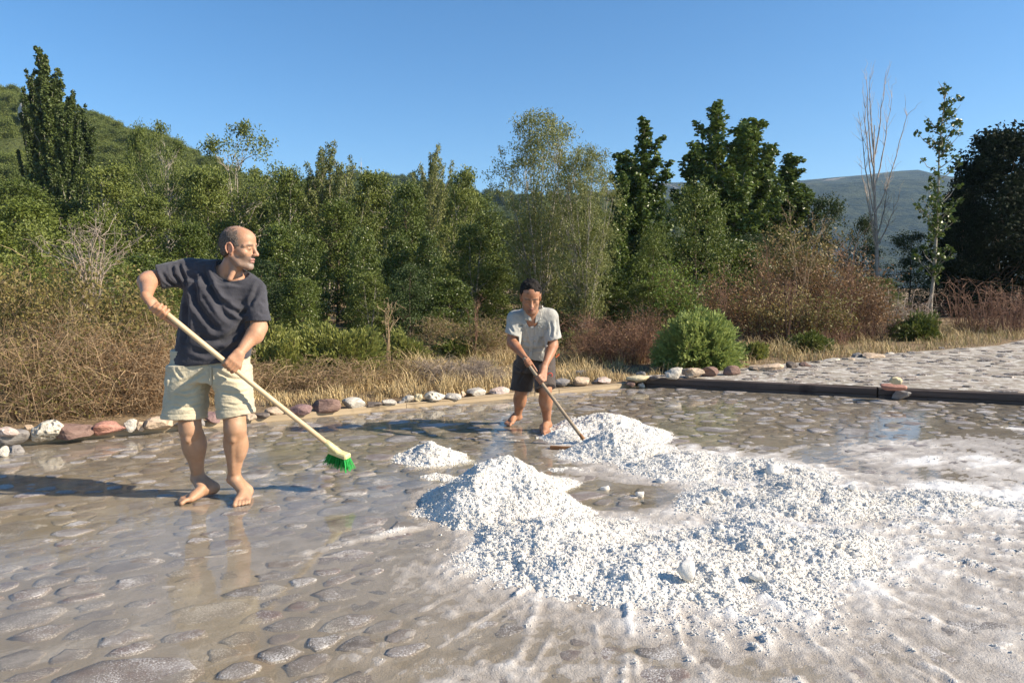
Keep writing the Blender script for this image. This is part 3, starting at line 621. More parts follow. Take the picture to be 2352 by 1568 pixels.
make_arch('brightbush', 15, 2.0, .9, rnd, 60, .22, 60, .06, L_BRIGHT, M_BARK, .0, r0=.01, ntips=30, outer=.35)
def plant(a, px, top, Y, wP, label, cat='tree', name='tree', group=None, seed=0, base=None, rot=None):
    A = ARCH[a]; q = U(px, top, Y); zg = float(gz(q[0], Y)) if base is None else base; h = q[2]-zg; wd = wP/FPX*Y/2
    t = obj(name, None, loc=(q[0], Y, zg), label=label, cat=cat, group=group); t.rotation_euler = (0, 0, rot if rot is not None else (seed*1.7) % 6.28)
    t.scale = (wd/A['R'], wd/A['R'], h/A['H']); obj('trunk', A['trunk'], parent=t); obj('crown', A['crown'], parent=t); return t
g1 = 'columnar poplars at the left'; g2 = 'trees of the wood behind the pan'; g3 = 'poplars right of the middle'; g4 = 'ivy hung trees at the wood edge'; g5 = 'dark trees at the right'
TREES = [
 ('lombardy', 112, 122, 44, 112, 'tallest columnar poplar, at the far left above the hillside', 'poplar_tree', g1),
 ('lombardy', 84, 180, 47, 84, 'columnar poplar spire just left of the tallest one', 'poplar_tree', g1),
 ('lombardy', 146, 222, 42, 90, 'columnar poplar shoulder just right of the tallest one', 'poplar_tree', g1),
 ('lombardy', 182, 246, 48, 76, 'shorter pointed poplar against the sky, right of the tall poplars', 'poplar_tree', g1),
 ('dense', 318, 300, 42, 90, 'leafy tree on the skyline just right of the poplar group', 'tree', g2),
 ('airy', 376, 290, 30, 130, 'airy tree with a pale forked trunk above the grey shirted man', 'tree', g2),
 ('dense2', 250, 385, 36, 190, 'olive green tree below the poplars on the left', 'tree', g2),
 ('airy', 545, 290, 28, 210, 'open crowned tree with white limbs over the balding man', 'tree', g2),
 ('dense2', 470, 400, 26, 190, 'olive tree standing left of the white limbed tree', 'tree', g2),
 ('airy2', 738, 342, 26, 190, 'feathery grey green tree with the pointed top left of the mast', 'tree', g2),
 ('dense2', 660, 395, 25, 150, 'bushy tree between the white limbed tree and the feathery one', 'tree', g2),
 ('dense2', 865, 402, 27, 170, 'olive tree below the distant mast', 'tree', g2),
 ('airy2', 985, 355, 29, 140, 'dark topped tree standing above its neighbours left of the willow', 'tree', g2),
 ('dense2', 1060, 396, 27, 130, 'tree with a ragged top next to the willow on its left', 'tree', g2),
 ('dense', 935, 430, 23, 150, 'mid green tree in front of the dark topped tree', 'tree', g2),
 ('dense', 60, 470, 19, 260, 'broad leafy tree at the left edge of the picture', 'tree', g2),
 ('dense', 215, 500, 21, 190, 'dark leafy tree behind the bare dead shrub', 'tree', g2),
 ('dense2', 330, 455, 22, 200, 'leafy tree behind the raised arm of the balding man', 'tree', g2),
 ('dense', 430, 520, 18, 170, 'dark tree right behind the broom holding man', 'tree', g2),
 ('ivy', 640, 520, 17, 150, 'ivy hung tree right of the balding head', 'tree', g4),
 ('ivy', 705, 545, 16, 120, 'ivy covered trunk left of the dark gap in the wood', 'tree', g4),
 ('ivy', 835, 530, 16, 100, 'ivy covered trunk right of the dark gap in the wood', 'tree', g4),
 ('dense', 770, 470, 21, 190, 'shadowy tree over the dark gap in the wood', 'tree', g2),
 ('ivy', 915, 545, 16.5, 110, 'ivy curtain in the middle between the two men', 'tree', g4),
 ('ivy', 985, 540, 16, 100, 'ivy hung tree at the left foot of the willow', 'tree', g4),
 ('dense2', 1085, 520, 18, 150, 'low olive tree at the left side of the willow', 'tree', g2),
 ('willow', 1240, 268, 17, 290, 'tall many stemmed grey green willow behind the stooping man', 'willow_tree', 'willows behind the stooping man'),
 ('willow', 1345, 345, 16, 240, 'lower right willow with pale stems beside the tall willow', 'willow_tree', 'willows behind the stooping man'),
 ('dense2', 1330, 480, 20, 230, 'olive tree filling the back of the two willows', 'tree', g2),
 ('poplar', 1492, 278, 24, 225, 'upright poplar standing alone right of the willows', 'poplar_tree', g3),
 ('poplar2', 1432, 395, 23, 100, 'short poplar sucker left of the lone upright poplar', 'poplar_tree', g3),
 ('poplar', 1640, 228, 27, 250, 'tallest of the poplars right of the middle', 'poplar_tree', g3),
 ('poplar2', 1590, 345, 26, 180, 'poplar at the left shoulder of the tallest middle poplar', 'poplar_tree', g3),
 ('poplar2', 1716, 274, 28, 190, 'second poplar just right of the tallest middle one', 'poplar_tree', g3),
 ('poplar', 1755, 335, 29, 175, 'middle poplar between the second and the dark last one', 'poplar_tree', g3),
 ('poplar2', 1806, 352, 30, 190, 'dark last poplar at the right end of its group', 'poplar_tree', g3),
 ('roundbush', 1600, 425, 20, 250, 'rounded green tree in front of the tallest middle poplar', 'tree', None),
 ('roundbush', 1500, 520, 18, 140, 'low green tree at the foot of the lone poplar', 'tree', None),
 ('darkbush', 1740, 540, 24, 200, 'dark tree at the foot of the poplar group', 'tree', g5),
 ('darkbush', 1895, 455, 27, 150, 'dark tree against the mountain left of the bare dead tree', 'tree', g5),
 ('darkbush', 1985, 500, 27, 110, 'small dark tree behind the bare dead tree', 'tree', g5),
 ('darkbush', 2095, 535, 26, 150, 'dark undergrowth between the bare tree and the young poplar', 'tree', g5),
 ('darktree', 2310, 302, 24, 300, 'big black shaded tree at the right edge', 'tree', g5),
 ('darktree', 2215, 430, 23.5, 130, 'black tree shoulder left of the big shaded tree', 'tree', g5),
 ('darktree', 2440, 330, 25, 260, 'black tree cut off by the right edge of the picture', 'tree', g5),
]
for i, (a, px, top, Y, wP, lab, nm, grp) in enumerate(TREES): plant(a, px, top, Y, wP, lab, 'poplar' if 'poplar' in nm else 'willow' if 'willow' in nm else 'tree', nm, grp, i)
DEEP = ['outside the left edge of the picture', 'cut by the left edge of the picture', 'at the foot of the tall columnar poplar', 'behind the bare dead shrub', 'left of the raised elbow of the balding man', 'straight behind the pale forked tree', 'below the tree with white limbs', 'left of the feathery grey green tree', 'behind the feathery grey green tree', 'below the distant mast', 'below the dark topped tree', 'beside the ragged tree next to the willow', 'behind the left half of the tall willow', 'behind the stooping man and the willow', 'behind the lower right willow', 'left of the lone upright poplar']
def rows_back():                                         # deeper trees of the same wood, so that no bare ground shows between the stems
    k = 0
    for px in range(-155, 1460, 105):
        rs = random.Random(px); yield px+rs.randint(-20, 20), 470+rs.randint(-25, 45) if px > 600 else 430+rs.randint(-30, 50), 34+rs.random()*8, 210
for i, (px, top, Y, wP) in enumerate(rows_back()):
    plant(('dense', 'dense2')[i % 2], px, top, Y, wP, 'deeper tree of the wood '+DEEP[i], 'tree', 'tree', 'deeper trees of the wood', 60+i)
gu = 'leafy undergrowth along the wood edge'
UNDER = [(200, 585, 13.5, 200, 'shadowy undergrowth behind the bare dead shrub'), (320, 590, 14.5, 190, 'undergrowth left of the grey shirt sleeve'), (440, 600, 14, 200, 'undergrowth hidden behind the grey shirt'),
 (600, 600, 14.5, 170, 'undergrowth right of the grey shirt'), (690, 640, 14, 130, 'undergrowth at the left of the dark gap'), (850, 630, 14.2, 130, 'undergrowth at the right of the dark gap'),
 (940, 610, 14.5, 150, 'undergrowth below the ivy curtain'), (1030, 640, 15, 150, 'undergrowth left of the willow stems'), (1130, 610, 18.5, 170, 'undergrowth behind the stooping man'), (1250, 640, 19, 200, 'undergrowth between the willow stems'),
 (1390, 620, 18, 190, 'undergrowth right of the willow stems'), (1480, 650, 17, 130, 'undergrowth left of the bright green shrub'), (1570, 640, 19, 150, 'undergrowth behind the bright green shrub'), (560, 620, 19, 190, 'deep undergrowth behind the balding man'), (1010, 600, 19.5, 190, 'deep undergrowth behind the ivy hung trees'), (870, 590, 20, 170, 'deep undergrowth right of the dark gap'), (680, 590, 19.5, 170, 'deep undergrowth left of the dark gap'),
 (2010, 640, 22, 170, 'shaded undergrowth behind the dead tree foot'), (2190, 600, 24, 190, 'shaded undergrowth under the big black tree'), (1700, 560, 22.5, 200, 'undergrowth below the group of poplars')]
for i, (px, top, Y, wP, lab) in enumerate(UNDER): plant('darkbush' if i % 3 == 0 else 'ivy' if i % 3 == 1 else 'dense2', px, top, Y, wP, lab, 'bush', 'bush', gu, 31+i)
plant('youngpoplar', 2160, 188, 22, 125, 'slender young poplar with sparse leaves and a white trunk at the right', 'poplar', 'poplar_tree', seed=.3)
# bare dead tree
rs = np.random.RandomState(44); q = U(2018, 178, 25); zg = float(gz(q[0], 25)); H = q[2]-zg
A = Acc(); t = np.linspace(0, 1, 12)
tr = np.stack([.34*(1-t)**1.5+.05*np.sin(t*5), .05*np.sin(t*4), t*H*.80], -1); V, F = tubes(tr[None], (.085*(1-t*.82))[None], 7); A.add(V, F)
lead = []
for (z0, dx, dz, dy) in ((.42, -.75, 3.6, .1), (.44, .9, 3.2, -.2), (.5, -.45, 3.6, .3), (.55, .65, 3.0, .2), (.62, -.6, 2.9, -.3), (.66, .35, 2.9, 0), (.36, -.5, 2.2, .4), (.34, .55, 1.9, .3), (.70, -.2, 2.35, .1), (.3, .4, 1.3, -.4), (.28, -.45, 1.4, -.2)):
    b = np.array([np.interp(z0*H, tr[:, 2], tr[:, 0]), 0, z0*H]); u = np.linspace(0, 1, 9); lead.append(np.stack([b[0]+dx*u**.8*.9, b[1]+dy*u, b[2]+dz*u**1.15], -1)+rs.normal(size=(9, 3))*.02*u[:, None])
lead = np.array(lead); V, F = tubes(lead, np.repeat(np.linspace(.030, .006, 9)[None], len(lead), 0), 5); A.add(V, F)
lf = np.array(lead); nb = 150; ii = rs.randint(0, len(lf), nb); jj = rs.randint(2, 9, nb); bs = lf[ii, jj]
d = np.stack([rs.normal(size=nb)*.16, rs.normal(size=nb)*.16, rs.uniform(.25, .9, nb)], -1); tw = branch_curves(rs, bs, bs+d, 5, 0, .05)
V, F = tubes(tw, np.repeat(np.linspace(.009, .003, 5)[None], nb, 0), 3); A.add(V, F)
dt = obj('dead_tree', None, loc=(q[0]-.05, 25, zg), label='tall bare dead tree with thin upright branches', cat='tree'); V, F, _ = A.get()
nt = len(tr)*7
mk('trunk', V[:nt], tubes(tr[None], (.085*(1-t*.82))[None], 7)[1], M_GREYBARK, smooth=True, parent=dt)
A2 = Acc(); V2, F2 = tubes(lead, np.repeat(np.linspace(.030, .006, 9)[None], len(lead), 0), 5); A2.add(V2, F2); V2, F2 = tubes(tw, np.repeat(np.linspace(.009, .003, 5)[None], nb, 0), 3); A2.add(V2, F2); V2, F2, _ = A2.get()
mk('branches', V2, F2, M_GREYBARK, smooth=True, parent=dt)

# ---- twiggy shrubs
def twigs(rs, n, R, H, arch_=.5, r=.006, npt=6, kink=.06, spread=1.0, k=3, sec=3, upr=.6):
    """arching canes from the ground, with side shoots"""
    th = rs.rand(n)*6.283; rb = R*np.sqrt(rs.rand(n))*.75; b = np.stack([rb*np.cos(th), rb*np.sin(th), np.zeros(n)], -1)
    az = th+rs.normal(size=n)*1.1; reach = R*rs.uniform(.15, .9, n)*spread; h = H*rs.uniform(.22, 1.0, n)*(1-.30*(rb/R)**2*rs.rand(n))*np.clip(.8+.55*vnoise(b*1.0+R, max(R*.35, .15), 3), .45, 1.1)
    t = np.linspace(0, 1, npt)[None]; dr = reach[:, None]*t**1.5; zz = h[:, None]*(np.sin(t*math.pi*(.5+arch_*rs.rand(n, 1)*.5)))
    P = np.stack([b[:, :1]+np.cos(az)[:, None]*dr, b[:, 1:2]+np.sin(az)[:, None]*dr, zz], -1); P[:, 1:] += np.cumsum(rs.normal(size=(n, npt-1, 3))*kink*H*.42, 1)
    P[..., 2] = np.maximum(P[..., 2], .0)
    A = Acc(); V, F = tubes(P, r*rs.uniform(.5, 1.4, (n, 1))*np.linspace(1, .35, npt)[None], k); A.add(V, F, np.repeat(rs.rand(n), npt*k))
    m = n*sec; ii = rs.randint(0, n, m); jj = rs.randint(2, npt, m); bs = P[ii, jj]
    d = rs.normal(size=(m, 3)); d[:, 2] = d[:, 2]*.7+upr*.6; d = unit(d)*(H*rs.uniform(.10, .36, m))[:, None]; S = branch_curves(rs, bs, bs+d, 3, 0, .14); S[..., 2] = np.maximum(S[..., 2], .01)
    V, F = tubes(S, r*.45*rs.uniform(.6, 1.3, (m, 1))*np.linspace(1, .5, 3)[None], k); A.add(V, F, np.repeat(rs.rand(m), 3*k)); return P, S, A.get()
def twigmat(name, c1, c2):
    g = N(name); c = g.mix(g.attr('tint'), c1, c2); g.bsdf(c, .8, .25); return g.m
M_TAN = twigmat('tan_dead_canes', (.17, .105, .056), (.50, .36, .215)); M_RUST = twigmat('rusty_dry_twigs', (.12, .062, .040), (.27, .155, .10)); M_GREYTW = twigmat('grey_dry_twigs', (.20, .15, .11), (.42, .34, .27)); M_REDT = twigmat('red_brown_canes', (.09, .048, .032), (.20, .115, .075))
def shrub(name, label, cat, px, basepy, topy, wP, seed, n, tmat, leaves=None, nl=0, lsize=.05, depth=.8, zb=None, arch_=.9, r=.0042, sec=9, group=None, Y=None, lz=(.25, 1.0), kink=.09, upr=.35, spread=1.0):
    if Y is None: p = G(px, basepy, .1 if zb is None else zb); Y = p[1]
    q = U(px, topy, Y); zg = float(gz(q[0], Y)) if zb is None else zb; H = q[2]-zg; R = wP/FPX*Y/2; rs = np.random.RandomState(seed)
    o = obj(name, None, loc=(q[0], Y, zg), label=label, cat=cat, group=group); o.scale = (1, depth, 1)
    P, S, (V, F, T) = twigs(rs, n, R, H, arch_, r, sec=sec, kink=kink, upr=upr, spread=spread)
    mk('stems', V, F, tmat, attrs={'tint': T}, parent=o)
    if leaves is not None:
        pool = np.concatenate([P[:, 2:].reshape(-1, 3), S[:, 1:].reshape(-1, 3)]); pool = pool[(pool[:, 2] > lz[0]*H) & (pool[:, 2] < lz[1]*H)]
        c = pool[rs.randint(0, len(pool), nl)]+rs.normal(size=(nl, 3))*H*.035
        V, F, T = leaf_quads(rs, c, lsize, np.clip(.5+.5*fbm(c, .25, seed % 20, 2)+.25*rs.normal(size=nl), 0, 1), .3); mk('foliage', V, F, leaves, attrs={'tint': T}, parent=o)
    return o
gb = 'dried brambles along the left kerb'; gr = 'rusty shrubs at the right'
shrub('bramble_shrub', 'dense dried bramble at the left edge behind the porous white stone', 'shrub', 40, 965, 715, 330, 1, 560, M_TAN, L_DRYGREEN, 9000, .035, .55, group=gb, lz=(.0, 1.0), Y=6.85)
shrub('bramble_shrub', 'dense dried bramble behind the red stone, left of the man with the green broom', 'shrub', 235, 950, 735, 330, 2, 620, M_TAN, L_BROWN, 10000, .033, .55, group=gb, lz=(.0, 1.0), Y=7.25)
shrub('bramble_shrub', 'half green bramble rising behind the dried ones at the left', 'shrub', 150, 930, 610, 420, 3, 330, M_TAN, L_DRYGREEN, 26000, .055, .6, group=gb, lz=(.2, 1.0), Y=8.0)
shrub('bramble_shrub', 'dried bramble seen between the legs of the man with the green broom', 'shrub', 430, 930, 790, 240, 4, 520, M_TAN, L_BROWN, 3500, .03, .55, group=gb, lz=(.0, .9), Y=7.9)
shrub('bramble_shrub', 'tangle of dead canes right of the pale shorts', 'shrub', 680, 915, 815, 300, 5, 420, M_TAN, L_DRYGREEN, 3000, .03, .55, group=gb, lz=(.1, 1), Y=8.75)
shrub('bramble_shrub', 'tangle of dead canes above the white lumpy stone', 'shrub', 850, 900, 812, 220, 6, 260, M_TAN, L_DRYGREEN, 2500, .03, .55, group=gb, lz=(.3, 1), Y=9.35)
plant('greenbush', 62, 520, 10.6, 360, 'leafy grey green bush at the left edge above the brambles', 'bush', 'bush', 'green bushes left of the men', 3)
plant('greenbush', 260, 600, 11.6, 330, 'green bush right of the bare dead shrub', 'bush', 'bush', 'green bushes left of the men', 5)
plant('greenbush', 365, 690, 10.8, 190, 'green bush in shade below the raised elbow', 'bush', 'bush', 'green bushes left of the men', 6)
# soft yellow green shrub between the men: fine upright sprays
def spray_bush(name, label, cat, px, top, Y, wP, seed, n, mat, cane, lsize=.05, depth=.8, upr=1.2, group=None, zb=None, per=26, arch_=.3):
    q = U(px, top, Y); zg = float(gz(q[0], Y)) if zb is None else zb; H = q[2]-zg; R = wP/FPX*Y/2; rs = np.random.RandomState(seed)
    o = obj(name, None, loc=(q[0], Y, zg), label=label, cat=cat, group=group); o.scale = (1, depth, 1)
    m = n; d = rs.normal(size=(m, 3)); d[:, 2] = np.abs(d[:, 2])*upr+.10; d = unit(d); L = rs.uniform(.45, 1.0, m)**.6*(.82+.30*vnoise(d*1.0+seed, .45, seed % 30))
    tip = d*np.array((R, R, H))*L[:, None]; b = tip*rs.uniform(.25, .6, (m, 1)); b[:, 2] *= .6
    tip[:, 2] = np.maximum(tip[:, 2], .05)
    P = branch_curves(rs, b, tip, 6, .06, .03); V, F = tubes(P[:, ::2], .0035*np.ones((m, 1))*np.linspace(1, .4, 3)[None], 3); mk('stems', V, F, cane, attrs={'tint': np.repeat(rs.rand(m), 9)}, parent=o)
    u = rs.rand(m, per)**.8; i0 = np.clip((u*5).astype(int), 0, 4); f = u*5-i0; ar = np.arange(m)[:, None]
    c = P[ar, i0]*(1-f[..., None])+P[ar, i0+1]*f[..., None]; dirs = unit(P[ar, i0+1]-P[ar, i0]); side = rs.normal(size=(m, per, 3)); ld = unit(dirs*1.1+unit(side)*.7)
    s = lsize*(1.15-u*.6)*rs.uniform(.6, 1.3, (m, per)); w2 = unit(np.cross(ld, rs.normal(size=ld.shape)))*(s*.16)[..., None]
    V = np.stack([c-w2*.4, c+ld*(s*.5)[..., None]+w2, c+ld*s[..., None], c+ld*(s*.5)[..., None]-w2], 2).reshape(-1, 3); nq = m*per
    mk('foliage', V, np.arange(4*nq).reshape(nq, 4), mat, attrs={'tint': np.repeat(np.clip(np.repeat(rs.rand(m), per)*.6+rs.rand(nq)*.4, 0, 1), 4)}, parent=o); return o
L_SOFT = leafmat('yellow_green_sprays', (.080, .098, .018), (.215, .215, .058), .3); L_BROOMB = leafmat('bright_broom_sprays', (.105, .140, .034), (.235, .270, .082), .3, .5, .3)
spray_bush('bush', 'soft yellow green bush above the dead canes right of the balding man', 'bush', 770, 705, 9.5, 310, 20, 2600, L_SOFT, M_TAN, .095, .7, per=17)
spray_bush('bush', 'low yellow green bush behind the ferrule of the wooden pole', 'bush', 640, 715, 9.1, 190, 21, 1500, L_SOFT, M_TAN, .09, .7, per=17)
spray_bush('broom_shrub', 'bright green feathery shrub standing alone by the back corner of the pan', 'shrub', 1603, 655, 10.9, 250, 22, 2600, L_BROOMB, M_TAN, .115, .85, 1.1, zb=.10, per=21)
spray_bush('bush', 'low yellow green bush left of the weathered grey grass mound', 'bush', 925, 745, 11.4, 190, 24, 1000, L_SOFT, M_TAN, .095, .7, per=15)
spray_bush('bush', 'low olive bush behind the weathered grey grass mound', 'bush', 1050, 755, 12.2, 180, 25, 900, L_OLIVE, M_TAN, .095, .7, per=15)
spray_bush('bush', 'low olive bush between the stooping man and the dead brown thicket', 'bush', 1340, 745, 13.2, 170, 26, 800, L_OLIVE, M_TAN, .095, .7, per=15)
# bare dead shrub standing over the brambles
def bare(name, label, cat, px, top, Y, wP, seed, n, mat, r=.02, group=None, lean=.5, zb=None, sub=7, base_py=None):
    q = U(px, top, Y); zg = float(gz(q[0], Y)) if zb is None else zb; H = q[2]-zg; R = wP/FPX*Y/2; rs = np.random.RandomState(seed); A = Acc()
    th = rs.rand(n)*6.283; t = np.linspace(0, 1, 9)[None]; rr = R*rs.uniform(.3, 1, n)[:, None]*t**1.6
    P = np.stack([np.cos(th)[:, None]*rr, np.sin(th)[:, None]*rr*.6, H*rs.uniform(.75, 1, n)[:, None]*np.sin(t*1.5)/1.0], -1); P[:, 1:] += np.cumsum(rs.normal(size=(n, 8, 3))*.012*H, 1)
    A.add(*tubes(P, r*rs.uniform(.5, 1, (n, 1))*np.linspace(1, .25, 9)[None], 5), .5)
    m = n*sub; ii = rs.randint(0, n, m); jj = rs.randint(3, 9, m); b = P[ii, jj]; d = (P[ii, jj]-P[ii, jj-1]); d = unit(unit(d)+rs.normal(size=(m, 3))*.55); d[:, 2] = np.abs(d[:, 2])
    S = branch_curves(rs, b, b+d*(H*rs.uniform(.08, .26, m))[:, None], 5, .05, .06); A.add(*tubes(S, r*.3*np.ones((m, 1))*np.linspace(1, .4, 5)[None], 3), .8)
    m2 = m*3; ii = rs.randint(0, m, m2); b = S[ii, rs.randint(2, 5, m2)]; d = unit(rs.normal(size=(m2, 3))+np.array((0, 0, .5)))*(H*rs.uniform(.03, .09, m2))[:, None]; S2 = branch_curves(rs, b, b+d, 3, 0, .04)
    A.add(*tubes(S2, r*.13*np.ones((m2, 1))*np.linspace(1, .5, 3)[None], 3), .9); V, F, T = A.get()
    return mk(name, V, F, mat, attrs={'tint': T}, loc=(q[0], Y, zg), label=label, cat=cat, group=group)
bare('dead_shrub', 'bare pale dead shrub sticking out of the greenery left of the raised elbow', 'shrub', 205, 528, 10.2, 150, 30, 16, M_GREYTW, .018)
for i, (px, top, wP, Y, lab) in enumerate(((1700, 615, 170, 15.5, 'dense red brown dry shrub just right of the bright green shrub'), (1820, 560, 190, 16.5, 'tall rusty shrub in front of the dark poplar'), (1790, 640, 150, 14.8, 'low rusty shrub with a pale forked stem'), (1925, 560, 170, 16.5, 'rusty shrub left of the foot of the dead tree'), (1985, 610, 150, 15.5, 'rusty shrub at the foot of the dead tree'), (1890, 650, 160, 14.8, 'low red brown shrub in the middle of the rusty row'))):
    shrub('dry_shrub', lab, 'shrub', px, 0, top+14, wP, 40+i, 185, M_RUST if i % 2 else M_REDT, (L_BROWN, L_BROWN, L_DRYGREEN)[i % 3], 2600, .065, .7, group=gr, Y=Y, lz=(.25, 1.0), arch_=.1, r=.0055, upr=.9, spread=.45, sec=4)
shrub('green_shrub', 'yellow green leafy shrub mixed into the tops of the rusty shrubs', 'shrub', 1850, 0, 520, 120, 50, 110, M_REDT, L_DRYGREEN, 4200, .085, .7, Y=17.2, lz=(.35, 1), arch_=.15, upr=1.2)
shrub('green_shrub', 'bright yellow green sapling beside the rounded tree', 'shrub', 1560, 0, 585, 80, 51, 50, M_RUST, L_BRIGHT, 2600, .075, .8, Y=16.5, lz=(.2, 1), arch_=.2)
for i, (px, top, wP, Y, lab) in enumerate(((1662, 610, 40, 14.6, 'thin bare sapling at the left end of the rusty shrubs'), (1768, 545, 50, 15.2, 'thin rusty sapling left of the yellow green shrub'), (1845, 505, 60, 15.6, 'tall thin sapling with few leaves in the rusty row'), (1957, 500, 60, 15.2, 'thin rusty sapling left of the dead tree'), (1812, 650, 50, 13.9, 'pale forked sapling in front of the rusty shrubs'), (890, 690, 36, 9.9, 'thin dead stem in front of the yellow green bush'), (1090, 700, 40, 12, 'leafless upright stems left of the stooping man'))):
    bare('sapling', lab, 'sapling', px, top, Y, wP, 400+i, 4, (M_RUST, M_REDT, M_TAN)[i % 3], .013, 'thin bare saplings')
gc = 'bare arching brambles at the right'
for i, (px, top, wP, Y) in enumerate(((2275, 625, 210, 17.5), (2085, 655, 120, 17), (2360, 640, 170, 17.5))):
    shrub('bare_bramble', ('bare arching bramble canes under the big black tree', 'bare arching bramble canes left of the young poplar', 'bare bramble canes cut off by the right edge')[i], 'shrub', px, 0, top, wP, 60+i, 130, (M_RUST, M_GREYTW)[i == 1], None, 0, group=gc, Y=Y, arch_=1.0, r=.009, sec=4, kink=.03, upr=.2)
shrub('bramble_shrub', 'dead brown thicket between the stooping man and the bright green shrub', 'shrub', 1420, 0, 715, 200, 70, 460, M_RUST, L_BROWN, 2600, .035, .7, Y=11.8, lz=(.1, 1), upr=1.0)
shrub('bramble_shrub', 'grey brown brush left of the stooping man', 'shrub', 1080, 0, 730, 190, 71, 330, M_TAN, L_DRYGREEN, 4200, .045, .7, Y=12.5, lz=(.3, 1), arch_=.2, upr=1.2)
shrub('bramble_shrub', 'weathered grey arching mound of dead grass canes by the kerb', 'shrub', 1040, 0, 822, 190, 72, 700, M_GREYTW, None, 0, .05, .5, Y=9.55, arch_=1.1, r=.004, kink=.02, upr=.1)
spray_bush('bush', 'low green weeds at the foot of the rusty shrubs', 'weeds', 1860, 752, 13.6, 150, 80, 700, L_OLIVE, M_TAN, .09, .8, group='low green weeds', per=16)
spray_bush('bush', 'low green weeds left of the young poplar foot', 'weeds', 2105, 706, 15.4, 170, 81, 900, L_OLIVE, M_TAN, .10, .8, group='low green weeds', per=16)
spray_bush('bush', 'low green weeds right beside the bright green shrub', 'weeds', 1735, 775, 12.2, 90, 82, 400, L_SOFT, M_TAN, .08, .8, group='low green weeds', per=16)
# ---- dry grass
def grass(name, label, polyP, n, seed, h, mat, zoff=.0):
    rs = np.random.RandomState(seed); pts = []
    q = np.array(polyP, float)                            # (x0,x1,y0,y1) boxes in metres
    a = q[rs.choice(len(q), n, p=(q[:, 1]-q[:, 0])*(q[:, 3]-q[:, 2])/((q[:, 1]-q[:, 0])*(q[:, 3]-q[:, 2])).sum())]
    x = a[:, 0]+(a[:, 1]-a[:, 0])*rs.rand(n); y = a[:, 2]+(a[:, 3]-a[:, 2])*rs.rand(n)
    v = vout(x, y); keep = (v > .22) & (fbm(xy0(x, y), .7, seed, 3) > -.42); keep &= ~((x > 1.9) & (y < np.interp(x, poly_far[:, 0], poly_far[:, 1])+.35)); x, y, v = x[keep], y[keep], v[keep]; n = len(x)
    tuft = vnoise(xy0(x, y), .16, seed+4); keep = rs.rand(n) < .25+.9*sstep(-.2, .4, tuft); x, y, tuft = x[keep], y[keep], tuft[keep]; n = len(x)
    z = gz(x, y); hh = h*rs.uniform(.25, 1.2, n)*np.clip(.45+1.2*fbm(xy0(x, y), .6, seed+1, 3)+.5*tuft, .15, 1.6); th = rs.rand(n)*6.283; ln = rs.uniform(.2, 1.3, n)*hh; w_ = rs.uniform(.0018, .0045, n)
    d = np.stack([np.cos(th), np.sin(th), 0*th], -1); s = np.stack([-np.sin(th), np.cos(th), 0*th], -1)*w_[:, None]; b = np.stack([x, y, z], -1); up = np.array((0, 0, 1.))
    p1 = b+d*(ln*.35)[:, None]+up*(hh*.6)[:, None]; p2 = b+d*ln[:, None]+up*(hh*rs.uniform(.75, 1, n))[:, None]
    V = np.stack([b-s, b+s, p1+s*.8, p1-s*.8, p2], 1).reshape(-1, 3); i = np.arange(n)*5
    return mk(name, V, [np.stack([i, i+1, i+2, i+3], -1), np.stack([i+3, i+2, i+4], -1)], mat, attrs={'tint': np.repeat(rs.rand(n), 5)}, kind='stuff', label=label)
M_STRAW = twigmat('straw_grass', (.33, .235, .105), (.62, .48, .26)); M_GGRASS = twigmat('greenish_grass', (.12, .13, .035), (.33, .29, .11))
grass('dry_grass', 'dry straw grass along the back of the kerb', [(-1.6, 2.2, 8.2, 13.2), (-4.5, -1.4, 7.6, 10)], 52000, 1, .36, M_STRAW)
grass('dry_grass', 'dry straw grass bank behind the upper pan', [(2.2, 5.0, 10.2, 14.5), (4.6, 14, 11.5, 20)], 46000, 2, .26, M_STRAW)
grass('green_grass', 'patchy greenish grass under the rusty shrubs', [(2.6, 12, 11.5, 19), (-1.4, 1.8, 10.5, 14)], 14000, 3, .26, M_GGRASS)
